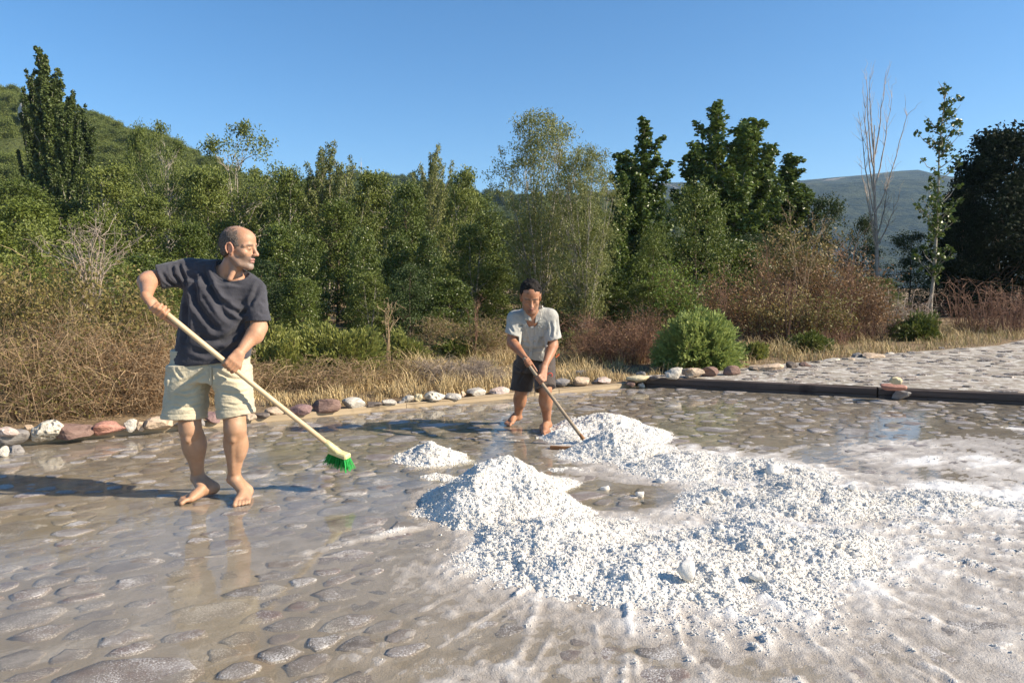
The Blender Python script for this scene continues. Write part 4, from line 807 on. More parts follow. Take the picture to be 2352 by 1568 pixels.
# ---- woods far up the hills: one mass, reads as canopy
def forest(name, HV, nx, nt, n, smin, smax, label, seed, drop, tlim=.8):
    """one mass of far-off woodland: the leafy crowns of the same kind as the nearer trees, set all over the slope"""
    rs = np.random.RandomState(seed); G3 = HV.reshape(nx, nt, 3); u = rs.rand(n)*(nx-1.01); v = (tlim*nt-1.01)*np.sqrt(rs.rand(n)); i = u.astype(int); j = v.astype(int); fu = (u-i)[:, None]; fv = (v-j)[:, None]
    P = (G3[i, j]*(1-fu)+G3[i+1, j]*fu)*(1-fv)+(G3[i, j+1]*(1-fu)+G3[i+1, j+1]*fu)*fv; sx = P[:, 0]/P[:, 1]; P = P[(sx > -1.6) & (sx < .95)]; P[:, 2] -= drop
    me = bpy.data.meshes.new(name); me.vertices.add(len(P)); me.vertices.foreach_set('co', P.astype(np.float32).ravel()); me.update(); o = obj(name, me, None, kind='stuff', label=label)
    ng = bpy.data.node_groups.new(name, 'GeometryNodeTree'); ng.interface.new_socket('Geometry', in_out='INPUT', socket_type='NodeSocketGeometry'); ng.interface.new_socket('Geometry', in_out='OUTPUT', socket_type='NodeSocketGeometry')
    nd = ng.nodes.new; gi = nd('NodeGroupInput'); go = nd('NodeGroupOutput'); m2p = nd('GeometryNodeMeshToPoints'); iop = nd('GeometryNodeInstanceOnPoints'); src = nd('GeometryNodeObjectInfo'); src.transform_space = 'ORIGINAL'; src.inputs['As Instance'].default_value = True
    src.inputs['Object'].default_value = next(o_ for o_ in bpy.data.objects if o_.data == ARCH['dense2' if seed == 5 else 'dense']['crown'])
    rv = nd('FunctionNodeRandomValue'); rv.data_type = 'FLOAT'; rv.inputs[2].default_value = smin; rv.inputs[3].default_value = smax; rr = nd('FunctionNodeRandomValue'); rr.data_type = 'FLOAT_VECTOR'; rr.inputs[1].default_value = (.1, .1, 6.28); rr.inputs['Seed'].default_value = 4
    L = ng.links.new; L(gi.outputs[0], m2p.inputs[0]); L(m2p.outputs[0], iop.inputs['Points']); L(src.outputs['Geometry'], iop.inputs['Instance']); L(rv.outputs[1], iop.inputs['Scale']); L(rr.outputs[0], iop.inputs['Rotation']); L(iop.outputs[0], go.inputs[0])
    o.modifiers.new('woods', 'NODES').node_group = ng; return o
forest('hillside_wood', HV1, 160, 30, 2600, .9, 1.6, 'wood covering the steep left hillside', 5, 7.5)
forest('ridge_wood', HV2, 160, 30, 2000, 1.2, 2.3, 'wood covering the middle ridge', 9, 11.5)
# pale rock outcrop on the left hillside
# ---- mast on the middle ridge
q = U(830, 362, 415); b = U(830, 412, 415); H = q[2]-b[2]; A = Acc()
M_STEEL = simple('grey_steel', (.35, .36, .37), (.45, .46, .47), 3, .5)
ms_ = obj('radio_mast', None, loc=(b[0], 415, b[2]-1), label='thin radio mast on the middle ridge against the sky', cat='mast')
legs = np.array([[[.8*math.cos(a), .8*math.sin(a), 0], [.16*math.cos(a), .16*math.sin(a), H*.86]] for a in (0, 2.09, 4.19)]); V, F = tubes(legs, np.full((3, 2), .10), 4); A.add(V, F)
for k in range(12):
    z0, z1 = H*.86*k/12, H*.86*(k+1)/12; r0_, r1_ = .8-.64*k/12, .8-.64*(k+1)/12
    P = np.array([[[r0_*math.cos(a), r0_*math.sin(a), z0], [r1_*math.cos(a+2.09), r1_*math.sin(a+2.09), z1]] for a in (0, 2.09, 4.19)]); V, F = tubes(P, np.full((3, 2), .05), 3); A.add(V, F)
V, F, _ = A.get(); mk('lattice', V, F, M_STEEL, parent=ms_); V, F = tubes(np.array([[[0, 0, H*.84], [0, 0, H+1]]]), np.full((1, 2), .09), 5); mk('antenna', V, F, M_STEEL, parent=ms_)
V, F = tubes(np.array([[[-.5, 0, H*.6], [.6, -.3, H*.6]]]), np.array([[.35, .35]]), 8); mk('dish', V, F, M_STEEL, parent=ms_)
# ---- air: thin summer haze that fades the far mountain
V, F = box((0, 0, 0), (2, 2, 2)); V = np.where(V > 0, 1.0, 0.0)*np.array((7000, 5200, 395))+np.array((-3500, -2000, -45))
hz = N('summer_haze'); pv = hz.n('ShaderNodeVolumePrincipled'); pv.inputs['Color'].default_value = (.50, .74, 1.0, 1); pv.inputs['Density'].default_value = .00017; pv.inputs['Anisotropy'].default_value = .2
hz.link(pv.outputs[0], hz.out.inputs['Volume']); mk('haze', V, F, hz.m, kind='stuff', label='thin blue summer haze in the air')
# ================================================================== STONES ALONG THE EDGES
def stone_mat(name, c1, c2, c3, scale=9, pits=0.0, bstr=.9, band=False):
    g = N(name); v = g.oco(); v2 = g.scalev(v, .6, .6, 4) if band else v
    c = g.mix(g.rng(g.noise(scale, 5, .65, v2), .33, .67), c1, c2); c = g.mix(g.rng(g.noise(scale*2.7, 5, .7, v), .56, .66), c, c3)
    h = g.noise(scale*4, 5, .7, v2); b = g.bump(h, bstr, .015)
    if pits:
        vo = g.voro(scale*2.4, v); b = g.bump(g.rng(vo, .1, .5), pits, .03, b); c = g.mix(g.rng(vo, .04, .22, .55, 0), c, c3)
    g.bsdf(c, .88, .25, b); return g.m
SM = dict(
 tufa=stone_mat('porous_white_tufa', (.50, .45, .36), (.64, .59, .50), (.26, .21, .15), 9, .9), white=stone_mat('white_limestone', (.42, .375, .31), (.57, .53, .46), (.32, .27, .22), 8),
 brown=stone_mat('brown_sandstone', (.17, .105, .085), (.27, .18, .145), (.11, .07, .058), 6, 0, 1, True), red=stone_mat('red_sandstone', (.36, .17, .125), (.46, .25, .19), (.22, .10, .08), 10),
 purple=stone_mat('purple_sandstone', (.175, .108, .104), (.26, .172, .16), (.15, .085, .085), 7), tan=stone_mat('tan_sandstone', (.38, .28, .195), (.52, .41, .30), (.22, .155, .11), 7),
 grey=stone_mat('grey_slate', (.19, .175, .165), (.30, .28, .26), (.12, .105, .10), 6, 0, .8, True), dark=stone_mat('dark_stone', (.09, .075, .065), (.16, .13, .11), (.30, .26, .22), 8),
 pink=stone_mat('pink_white_conglomerate', (.40, .30, .255), (.54, .45, .39), (.74, .70, .66), 14), yellow=stone_mat('yellow_limestone', (.52, .43, .26), (.64, .55, .36), (.36, .28, .17), 8))
def stone_mesh(seed, sx, sy, sz, rough=.16, cuts=7, sub=3, flat=.85):
    rs = np.random.RandomState(seed); V, F = ico(sub); V = V.copy()
    V = np.sign(V)*np.abs(V)**flat
    for k in range(cuts):
        n = unit(rs.normal(size=3)); d = rs.uniform(.55, .85); s = V@n; V -= np.outer(np.maximum(s-d, 0), n)*.85
    V = V*(1+rough*fbm(V*1.0+seed, .9, seed % 30, 3)[:, None]*1.4)+.035*rough/.16*np.stack([vnoise(V+seed, .3, 3), vnoise(V+seed, .3, 4), vnoise(V+seed, .3, 5)], -1)
    V -= (V.max(0)+V.min(0))/2; V /= (V.max(0)-V.min(0))/2; return V*np.array((sx, sy, sz))/2, F
def edge_stone(x0, x1, y0, y1, mat, seed, label, edge='L', dz=.055, back=.0, cat='stone', name='kerb_stone', group='row of stones on the pan kerb', rough=.24, dep=.75, tilt=0.0, on=None, cuts=11, flat=.74):
    """photo rectangle of a stone that rests at height dz on the edge of the pan"""
    p = G((x0+x1)/2, y1, dz); wd = (x1-x0)/FPX*p[1]*.93; Y = p[1]+back
    rz = {'L': math.atan2(-DL[1], -DL[0]), 'R': math.atan2(DR[1], DR[0])+.55, 'B': math.atan2(DR[1], DR[0])}[edge]
    W = wd/max(.6, abs(math.cos(rz))+.25*abs(math.sin(rz))); dpt = W*dep if dep*W < .34 else .34
    c = U((x0+x1)/2, (y0+y1)/2+(y1-y0)*.05, Y+dpt*.4); H = (y1-y0)/FPX*(Y+dpt*.3)*.92
    V, F = stone_mesh(seed, W*.98, dpt, H*1.0, rough, cuts, flat=flat)
    if tilt: cc, ss = math.cos(tilt), math.sin(tilt); V = np.stack([V[:, 0]*cc+V[:, 2]*ss, V[:, 1], -V[:, 0]*ss+V[:, 2]*cc], -1)
    return mk(name, V, F, SM[mat], smooth=False if rough > .1 else True, loc=c, rotz=rz, label=label, cat=cat, group=group)
KS = [
 (-4, 67, 983, 1022, 'grey', 'broad flat grey slab at the left end of the kerb', dict(dep=.9, rough=.07, dz=.05)),
 (-2, 43, 976, 1003, 'pink', 'pink and white stone lying on the flat grey slab', dict(dz=.14, back=.05)),
 (22, 57, 1019, 1043, 'grey', 'small grey block under the flat slab', dict(dz=.0)),
 (-6, 21, 1020, 1053, 'white', 'pale block under the flat slab at the left edge', dict(dz=.0)),
 (57, 79, 972, 997, 'tan', 'small tan stone behind the porous white one', dict(back=.18)),
 (70, 147, 959, 1013, 'tufa', 'porous white tufa boulder full of holes', dict(tilt=-.25, flat=.95, cuts=4)),
 (130, 217, 967, 1008, 'brown', 'large layered brown sandstone block', dict()),
 (215, 287, 963, 998, 'red', 'rough red sandstone block', dict()),
 (283, 316, 957, 992, 'white', 'cream hollowed stone right of the red block', dict()),
 (313, 331, 964, 990, 'tan', 'thin upright tan stone', dict(dep=1)),
 (330, 399, 951, 988, 'tan', 'long grey tan stone beside the cargo pocket of the pale shorts', dict()),
 (404, 470, 955, 980, 'grey', 'flat grey stone behind the right knee of the balding man', dict()),
 (468, 507, 941, 972, 'purple', 'purple brown stone seen between the legs', dict()),
 (560, 590, 947, 965, 'tan', 'small tan stone just right of the bare left knee', dict()),
 (584, 621, 946, 961, 'dark', 'flat dark stone with a pale top', dict(rough=.08)),
 (606, 657, 932, 954, 'tan', 'rounded tan stone crossed by the pole', dict()),
 (664, 719, 925, 953, 'purple', 'rounded purple sandstone just left of the biggest brown one', dict(rough=.13)),
 (719, 784, 912, 947, 'brown', 'biggest brown sandstone right of the pole', dict(rough=.13)),
 (785, 839, 908, 940, 'white', 'white lumpy stone right of the big brown one', dict(flat=1)),
 (838, 877, 921, 936, 'dark', 'low dark stone half buried in dry grass', dict()),
 (874, 912, 915, 933, 'white', 'small rounded pale stone', dict()),
 (910, 932, 919, 929, 'grey', 'smallest grey pebble on the kerb', dict()),
 (922, 953, 905, 926, 'white', 'pale stone with a dark shaded underside', dict()),
 (951, 973, 902, 924, 'yellow', 'upright cream stone beside the paler one', dict()),
 (970, 1023, 895, 923, 'tufa', 'white speckled boulder in the middle of the kerb', dict(flat=1)),
 (1021, 1063, 901, 919, 'white', 'low pale stone right of the speckled boulder', dict()),
 (1057, 1072, 896, 913, 'tan', 'little round stone between two pale ones', dict()),
 (1069, 1122, 889, 911, 'white', 'long pale stone left of the stooping man', dict()),
 (1119, 1175, 885, 907, 'pink', 'pale pink stone right next to the stooping man', dict()),
 (1266, 1313, 867, 890, 'grey', 'grey boulder just right of the dark shorts', dict()),
 (1309, 1361, 862, 888, 'tan', 'pale tan boulder below the squared one', dict()),
 (1318, 1348, 847, 869, 'grey', 'squared grey stone resting behind the tan boulder', dict(back=.16, dz=.09)),
 (1361, 1407, 864, 882, 'pink', 'pale pink wedge near the back corner', dict()),
 (1432, 1493, 859, 877, 'yellow', 'flat cream slab on the back corner of the pan', dict(edge='B', dz=.09, rough=.10)),
 (1458, 1486, 851, 863, 'grey', 'small grey stone on the cream corner slab', dict(edge='B', dz=.16, back=.06)),
 (1436, 1460, 874, 888, 'brown', 'brown stone under the corner slab', dict(edge='B', dz=.03)),
 (1463, 1482, 877, 892, 'white', 'pale pointed stone at the waterline of the corner', dict(edge='B', dz=.0)),
 (1489, 1520, 860, 874, 'dark', 'dark stone right of the corner slab', dict(edge='B', dz=.12))]
for i, (x0, x1, y0, y1, m, lab, kw) in enumerate(KS): edge_stone(x0, x1, y0, y1, m, 100+i, lab, **kw)
RSB = [
 (1522, 1570, 840, 871, 'white', 'rounded white boulder below the bright green shrub'), (1564, 1620, 841, 868, 'tan', 'tan block right of the rounded white boulder'), (1608, 1658, 839, 866, 'brown', 'brown stone under the right of the bright green shrub'),
 (1656, 1703, 836, 863, 'brown', 'darker brown stone right below the green shrub edge'), (1711, 1805, 831, 854, 'tan', 'long squared tan block'), (1802, 1834, 828, 849, 'dark', 'dark broken stone right of the long tan block'),
 (1832, 1865, 829, 846, 'brown', 'low brown stone behind the upper pan'), (1860, 1885, 827, 839, 'dark', 'small dark stone behind the upper pan'), (1884, 1936, 820, 835, 'white', 'flat grey white slab behind the upper pan'),
 (1933, 1968, 820, 834, 'tan', 'low tan stone left of the big boulder'), (1946, 1990, 807, 828, 'grey', 'grey stone behind the big tan boulder'), (1968, 2035, 807, 830, 'tan', 'biggest tan boulder of the far row'),
 (2032, 2063, 807, 822, 'white', 'pale stone at the right end of the far row'), (2152, 2171, 795, 806, 'grey', 'lone small stone on the dry grass bank')]
for i, (x0, x1, y0, y1, m, lab) in enumerate(RSB): edge_stone(x0, x1, y0, y1, m, 160+i, lab, 'R', dz=.14, group='row of stones behind the upper pan', dep=.7)
edge_stone(2048, 2093, 892, 918, 'grey', 190, 'pale chipped stone leaning on the front of the dark beam', 'B', dz=.0, group='stones piled on the beam', back=-.10, dep=.5)
edge_stone(2019, 2083, 880, 896, 'red', 191, 'flat red slab lying across the dark beam', 'B', dz=.150, group='stones piled on the beam', rough=.08, dep=.6, back=.02)
edge_stone(2041, 2073, 862, 882, 'yellow', 192, 'rounded yellow stone on top of the red slab', 'B', dz=.245, group='stones piled on the beam', dep=.9, back=.06)
# outcrop on the left hillside
edge_c = U(57, 258, 150); V, F = stone_mesh(77, 2.6, 2.5, 4.6, .25, 6); mk('rock_outcrop', V, F, SM['white'], loc=edge_c, label='pale rock outcrop on the left hillside beside the tall poplar', cat='rock')
# ================================================================== LOOSE LUMPS OF SALT
LUMPS = [(1577, 1312, 46, 50, 'largest loose salt lump on the front slope of the heap'), (1781, 1082, 42, 34, 'loose salt lump on the back right rim of the heap'), (1740, 1322, 34, 24, 'yellowish loose salt lump on the front right slope'), (1655, 1218, 24, 24, 'small round salt lump left of the right rim'),
 (1470, 1137, 20, 18, 'round salt lump lying in the hollow of the heap'), (1390, 1122, 22, 14, 'flat salt lump in the hollow of the heap'), (1520, 1105, 24, 18, 'salt lump on the inner back rim of the heap'), (1960, 1120, 22, 18, 'salt lump far out on the right tail of the heap'), (1630, 1150, 18, 16, 'salt lump on the inner right rim of the heap')]
for i, (px, py, w_, h_, lab) in enumerate(LUMPS):
    q = G(px, py+h_*.4, .0)
    for _ in range(8): q = G(px, py+h_*.4, max(0, float(heap_main(q[0], q[1]))))
    W = w_/FPX*q[1]; Hh = h_/FPX*q[1]; V, F = stone_mesh(300+i, W, W*.9, Hh, .12, 5, 3, .9); V = V*(1+.30*fbm(V+i, W*.42, 15, 3)[:, None])
    mk('salt_lump', V, F, M_SALT, smooth=True, loc=q+np.array((0, W*.3, Hh*.36)), label=lab, cat='salt lump', group='loose lumps of salt on the heap')
# ================================================================== BROOMS
M_POLE = simple('pale_wooden_pole', (.50, .37, .215), (.62, .49, .32), 5, .55, 30, .2, .004); M_POLE2 = simple('weathered_wooden_pole', (.24, .18, .12), (.36, .29, .21), 6, .75, 40, .4, .004)
M_CREAM = simple('cream_plastic', (.60, .52, .22), (.66, .60, .33), 9, .45); M_GREENB = twigmat('green_plastic_bristles', (.010, .20, .030), (.035, .42, .085)); M_BLOCK = simple('wet_brown_wood', (.20, .085, .028), (.30, .15, .06), 8, .5); M_BLACKB = twigmat('black_bristles', (.012, .010, .010), (.04, .035, .03))
def rod(p0, p1, r0, r1, k=12, n=8, bend=0.0):
    t = np.linspace(0, 1, n)[:, None]; P = np.asarray(p0)*(1-t)+np.asarray(p1)*t; P[:, 2] -= bend*np.sin(t[:, 0]*math.pi)
    V, F = tubes(P[None], np.linspace(r0, r1, n)[None], k); base = len(V); V = np.concatenate([V, P[:1], P[-1:]])
    i = np.arange(k); j = (i+1) % k; m = (n-1)*k
    return V, [F, np.concatenate([np.stack([np.full(k, base), j, i], -1), np.stack([np.full(k, base+1), m+i, m+j], -1)])]
def frame(z, xh):
    z = unit(z); x = unit(np.asarray(xh, float)-np.dot(xh, z)*z); return np.stack([x, np.cross(z, x), z], 1)   # columns
def broom(name, label, top, sock, head_c, block, along, down, bl, bmat, hmat, pmat, r, fl, seed, sock_len=.09, sr=.022, nb=(24, 8), flare=.38):
    o = obj(name, None, loc=top*0+sock, label=label, cat='broom'); L = lambda V: np.asarray(V)-np.asarray(sock)
    V, F = rod(top, sock, r, r*1.05, bend=.006); mk('pole', L(V), F, pmat, smooth=True, parent=o)
    R = frame(-np.asarray(down, float), along); V, F = box(head_c, block, R, .008); hb = mk('head', L(V), F, hmat, parent=o)
    d = unit(sock-top); tgt = head_c-unit(np.asarray(down, float))*(-block[2]*.2)
    V, F = rod(sock-d*.035, sock+d*sock_len, sr*.95, sr*1.15, 12, 4); mk('socket', L(V), F, hmat, smooth=True, parent=hb)
    rs = np.random.RandomState(seed); T = []; RR = []; dn = unit(np.asarray(down, float)); ax, ay = R[:, 0], R[:, 1]
    for i in range(nb[0]):
        for j in range(nb[1]):
            for k in range(2):
                a = ((i+.5)/nb[0]-.5)*block[0]*.94+rs.normal()*.002; b = ((j+.5)/nb[1]-.5)*block[1]*.9+rs.normal()*.002; s = np.array(head_c)+ax*a+ay*b+dn*block[2]*.45
                e = s+dn*bl*rs.uniform(.92, 1.05)+ax*a*flare*1.2+ay*b*flare*2.0+rs.normal(size=3)*.004; T.append([s, (s+e)/2+rs.normal(size=3)*.002, e]); RR.append([.0022, .0020, .0014])
    V, F = tubes(np.array(T), np.array(RR), 3); mk('bristles', L(V), F, bmat, attrs={'tint': np.repeat(rs.rand(len(T)), 9)}, parent=o); return o
P1_TOP = U(357, 699, 4.06); P1_SOCK = U(757, 1022, 4.55)
d1 = unit(P1_SOCK-P1_TOP)
HC = U(779, 1041, 4.58)
broom('push_broom', 'long pale wooden broom with bright green bristles and a cream head, held off the ground', P1_TOP, P1_SOCK, HC, np.array((.155, .062, .034)), np.array((.80, -.38, -.42)), np.array((-.10, .22, -1.0)), .075, M_GREENB, M_CREAM, M_POLE, .0155, .03, 1)
P2_TOP = U(1203, 822, 6.18); P2_SOCK = U(1337, 1004, 5.95)
HC2 = U(1294, 1029, 5.80)
P2_SOCK = P2_SOCK
broom('deck_brush', 'dark bristled brush with a brown wooden head, pushed into the salt by the stooping man', P2_TOP, P2_SOCK, HC2, np.array((.22, .065, .035)), np.array((1.0, -.25, .13)), np.array((-.05, -.25, -1.0)), .055, M_BLACKB, M_BLOCK, M_POLE2, .0145, .03, 2, .02, .0155)
# ================================================================== THE TWO MEN
class Sdf:
    """signed distance grid; shapes melt into each other, then one continuous surface is drawn from it"""
    def __init__(s, lo, hi, h):
        s.lo = np.asarray(lo, float); s.h = h; s.n = np.ceil((np.asarray(hi)-s.lo)/h).astype(int)+1; s.d = np.full(s.n, .2, np.float32)
    def sub(s, lo, hi):
        a = np.clip(np.floor((np.asarray(lo)-s.lo)/s.h).astype(int), 0, s.n); b = np.clip(np.ceil((np.asarray(hi)-s.lo)/s.h).astype(int)+1, 0, s.n)
        if (b <= a).any(): return None, None
        ax = [s.lo[i]+np.arange(a[i], b[i])*s.h for i in range(3)]
        return (slice(a[0], b[0]), slice(a[1], b[1]), slice(a[2], b[2])), np.stack(np.meshgrid(*ax, indexing='ij'), -1)
    def put(s, shape, k=.012, op='add', m=.06):
        fn, lo, hi = shape; m = max(m, 2.2*k); sl, P = s.sub(np.asarray(lo)-m, np.asarray(hi)+m)
        if sl is None: return s
        dn = fn(P).astype(np.float32); d0 = s.d[sl]
        if op == 'add':
            h = np.clip(.5+.5*(d0-dn)/k, 0, 1); s.d[sl] = d0*(1-h)+dn*h-k*h*(1-h)
        elif op == 'cut':
            h = np.clip(.5-.5*(d0+dn)/k, 0, 1); s.d[sl] = d0*(1-h)-dn*h+k*h*(1-h)
        elif op == 'keep': s.d[sl] = np.maximum(d0, dn)
        return s
    def plane(s, p, n):                                   # cuts away the side n points to
        n = unit(n); ax = [s.lo[i]+np.arange(s.n[i])*s.h for i in range(3)]
        q = ((ax[0]-p[0])*n[0])[:, None, None]+((ax[1]-p[1])*n[1])[None, :, None]+((ax[2]-p[2])*n[2])[None, None, :]
        return q.astype(np.float32)
    def mesh(s):
        d = s.d; h = s.h; neg = d < 0; c = [neg[i:neg.shape[0]-1+i, j:neg.shape[1]-1+j, k:neg.shape[2]-1+k] for i in (0, 1) for j in (0, 1) for k in (0, 1)]
        cnt = sum(x.astype(np.int8) for x in c); act = (cnt > 0) & (cnt < 8); I = np.argwhere(act); vid = np.full(act.shape, -1, np.int32); vid[act] = np.arange(len(I))
        cor = np.array([(i, j, k) for i in (0, 1) for j in (0, 1) for k in (0, 1)]); val = np.stack([d[I[:, 0]+o[0], I[:, 1]+o[1], I[:, 2]+o[2]] for o in cor], -1).astype(float)
        acc = np.zeros((len(I), 3)); ne = np.zeros(len(I))
        for a in range(8):
            for b in range(a+1, 8):
                if np.abs(cor[a]-cor[b]).sum() != 1: continue
                va, vb = val[:, a], val[:, b]; x = (va < 0) != (vb < 0); t = np.where(x, va/np.where(x, va-vb, 1), 0)
                acc += np.where(x[:, None], cor[a]+t[:, None]*(cor[b]-cor[a]), 0); ne += x
        V = s.lo+(I+acc/ne[:, None])*h; F = []
        for ax in range(3):
            u, v = (ax+1) % 3, (ax+2) % 3; sl0 = [slice(None)]*3; sl1 = [slice(None)]*3; sl0[ax] = slice(0, -1); sl1[ax] = slice(1, None)
            A, B = neg[tuple(sl0)], neg[tuple(sl1)]
            for sgn in (0, 1):
                E = np.argwhere((A & ~B) if sgn == 0 else (~A & B)); E = E[(E[:, u] > 0) & (E[:, v] > 0) & (E[:, u] < s.n[u]-1) & (E[:, v] < s.n[v]-1)]
                q = []
                for du, dv in ((0, 0), (-1, 0), (-1, -1), (0, -1)):
                    X = E.copy(); X[:, u] += du; X[:, v] += dv; q.append(vid[X[:, 0], X[:, 1], X[:, 2]])
                q = np.stack(q, -1); F.append(q if sgn == 0 else q[:, ::-1])
        return V, np.concatenate(F)
def vnormals(V, F):
    n = np.cross(V[F[:, 2]]-V[F[:, 0]], V[F[:, 3]]-V[F[:, 1]]); N_ = np.zeros_like(V)
    for k in range(4): np.add.at(N_, F[:, k], n)
    return unit(N_)
def relax(V, F, it=2, lam=.5):
    e = np.concatenate([F[:, [0, 1]], F[:, [1, 2]], F[:, [2, 3]], F[:, [3, 0]]]); e = np.concatenate([e, e[:, ::-1]]); deg = np.bincount(e[:, 0], minlength=len(V))[:, None]
    for _ in range(it):
        S = np.stack([np.bincount(e[:, 0], V[e[:, 1], k], len(V)) for k in range(3)], -1); V = V*(1-lam)+lam*S/np.maximum(deg, 1)
    return V
def cap(*pr):
    """round limb through points: (point, radius), (point, radius), ..."""
    pts = [np.asarray(p, float) for p, r in pr]; rr = [r for p, r in pr]
    def fn(P):
        out = None
        for a, b, ra, rb in zip(pts[:-1], pts[1:], rr[:-1], rr[1:]):
            ab = b-a; t = np.clip(((P-a)@ab)/(ab@ab+1e-12), 0, 1); d = np.linalg.norm(P-a-t[..., None]*ab, axis=-1)-(ra+(rb-ra)*t); out = d if out is None else np.minimum(out, d)
        return out
    lo = np.min([p-r for p, r in zip(pts, rr)], 0); hi = np.max([p+r for p, r in zip(pts, rr)], 0); return fn, lo, hi
def ell(c, R, r):
    c = np.asarray(c, float); r = np.asarray(r, float); R = np.eye(3) if R is None else np.asarray(R)
    def fn(P):
        q = (P-c)@R; k0 = np.linalg.norm(q/r, axis=-1); k1 = np.linalg.norm(q/r**2, axis=-1); return k0*(k0-1)/np.maximum(k1, 1e-6)
    e = np.abs(R)@r; return fn, c-e, c+e
def rbox(c, R, hs, rd=.005):
    c = np.asarray(c, float); hs = np.asarray(hs, float); R = np.eye(3) if R is None else np.asarray(R)
    def fn(P):
        q = np.abs((P-c)@R)-hs+rd; return np.linalg.norm(np.maximum(q, 0), axis=-1)+np.minimum(q.max(-1), 0)-rd
    e = np.abs(R)@hs; return fn, c-e, c+e
def loft(p0, p1, xdir, st, pw=2.3):
    """body section swept from p0 to p1; st: (t, half width, half depth, side shift, depth shift)"""
    p0 = np.asarray(p0, float); p1 = np.asarray(p1, float); ax = p1-p0; L = np.linalg.norm(ax); ax = ax/L; x = unit(np.asarray(xdir, float)-np.dot(xdir, ax)*ax); y = np.cross(ax, x); st = np.array([tuple(q)+(0,)*(5-len(q)) for q in st], float)
    def fn(P):
        q = P-p0; t = (q@ax)/L; tc = np.clip(t, st[0, 0], st[-1, 0]); g = [np.interp(tc, st[:, 0], st[:, k]) for k in range(1, 5)]
        a = np.abs((q@x-g[2])/g[0]); b = np.abs((q@y-g[3])/g[1]); r = (a**pw+b**pw)**(1/pw); d = (r-1)*np.minimum(g[0], g[1])
        return np.maximum(d, np.maximum(st[0, 0]-t, t-st[-1, 0])*L)
    m = st[:, 1:3].max()+np.abs(st[:, 3:]).max(); ends = [p0+ax*L*st[0, 0], p0+ax*L*st[-1, 0]]; return fn, np.min(ends, 0)-m, np.max(ends, 0)+m
def hand(S, wrist, c, u, toward, r=.0155, sc=1.0, fan=1.0, ext=None, thumb_along=False):
    """a hand closed round a pole: c on its axis, u along it (towards the thumb), 'toward' the side over which the fingers go"""
    u = unit(u); n = np.asarray(wrist)-c; n = unit(n-np.dot(n, u)*u); w_ = np.cross(u, n); w_ = w_ if np.dot(w_, toward) > 0 else -w_
    P = lambda th, R_, o: c+u*o+R_*(math.cos(rad(th))*n+math.sin(rad(th))*w_)
    offs = np.array((.031, .0105, -.010, -.029))*sc*fan; ln = (1.0, 1.08, 1.0, .86); fr = np.array((.0100, .0102, .0098, .0086))*sc
    for o, l, f in zip(offs, ln, fr):
        k1 = P(38, (r+.021)*1.0*sc, o)
        S.put(cap((np.asarray(wrist)+u*o*.45, .0165*sc), (k1, .0122*sc)), .012)
        S.put(cap((k1, f*1.16), (P(38+62*l, r+.0165*sc, o*.98), f), (P(38+128*l, r+.0095*sc, o*.96), f*.95), (P(38+200*l, r+.0085*sc, o*.95), f*.82)), .004)
    pb = np.asarray(wrist)*.55+c*.45+u*.022*sc+n*.006
    if thumb_along: S.put(cap((pb, .016*sc), (P(60, r+.013, .045*sc), .0115*sc), (P(70, r+.011, .085*sc), .0098*sc), (P(74, r+.009, .110*sc), .0080*sc)), .006)
    else: S.put(cap((pb, .0165*sc), (P(-35, r+.016, .040*sc), .0125*sc), (P(-85, r+.011, .052*sc), .0105*sc), (P(-135, r+.008, .054*sc), .0085*sc)), .006)
    S.put(ell(pb*.6+np.asarray(wrist)*.4, None, np.array((.02, .02, .02))*sc), .014)
def foot(S, heel, toe, ankle, inner, ar=.036, sc=1.0):
    heel = np.asarray(heel, float); toe = np.asarray(toe, float); d = toe-heel; L = np.linalg.norm(d); d = d/L; s_ = unit(np.cross((0, 0, 1.), d)); s_ = s_ if np.dot(s_, inner) > 0 else -s_; up = np.cross(d, s_); up = up if up[2] > 0 else -up
    B = lambda a, b, z: heel+d*L*a+s_*b*sc+up*z*sc
    S.put(cap((ankle, ar*1.04), (B(.14, 0, .040), .034*sc)), .02); S.put(ell(B(.10, 0, .028), None, np.array((.034, .040, .030))*sc), .015)
    S.put(cap((np.asarray(ankle)+d*.012, ar*.95), (B(.42, .008, .050), .029*sc), (B(.66, .008, .026), .022*sc)), .022)
    S.put(cap((B(.14, 0, .026), .030*sc), (B(.48, -.014, .022), .025*sc), (B(.72, -.026, .016), .018*sc)), .022)
    S.put(cap((B(.5, .016, .028), .024*sc), (B(.74, .028, .018), .021*sc)), .02)
    for b, l, r_ in ((.031, 1.0, .0135), (.0105, .985, .0098), (-.007, .955, .0092), (-.023, .92, .0086), (-.037, .875, .0085)):
        S.put(cap((B(.70, b*.92, .017), r_*1.12*sc), (B((.70+l)/2+.04, b*1.02, .021), r_*.95*sc), (B(l-.02, b*1.04, .0125), r_*1.0*sc)), .0045)
def ankle_bones(S, a, s_): S.put(ell(np.asarray(a)+s_*.034, None, (.014, .016, .016)), .016); S.put(ell(np.asarray(a)-s_*.034, None, (.014, .016, .016)), .016)
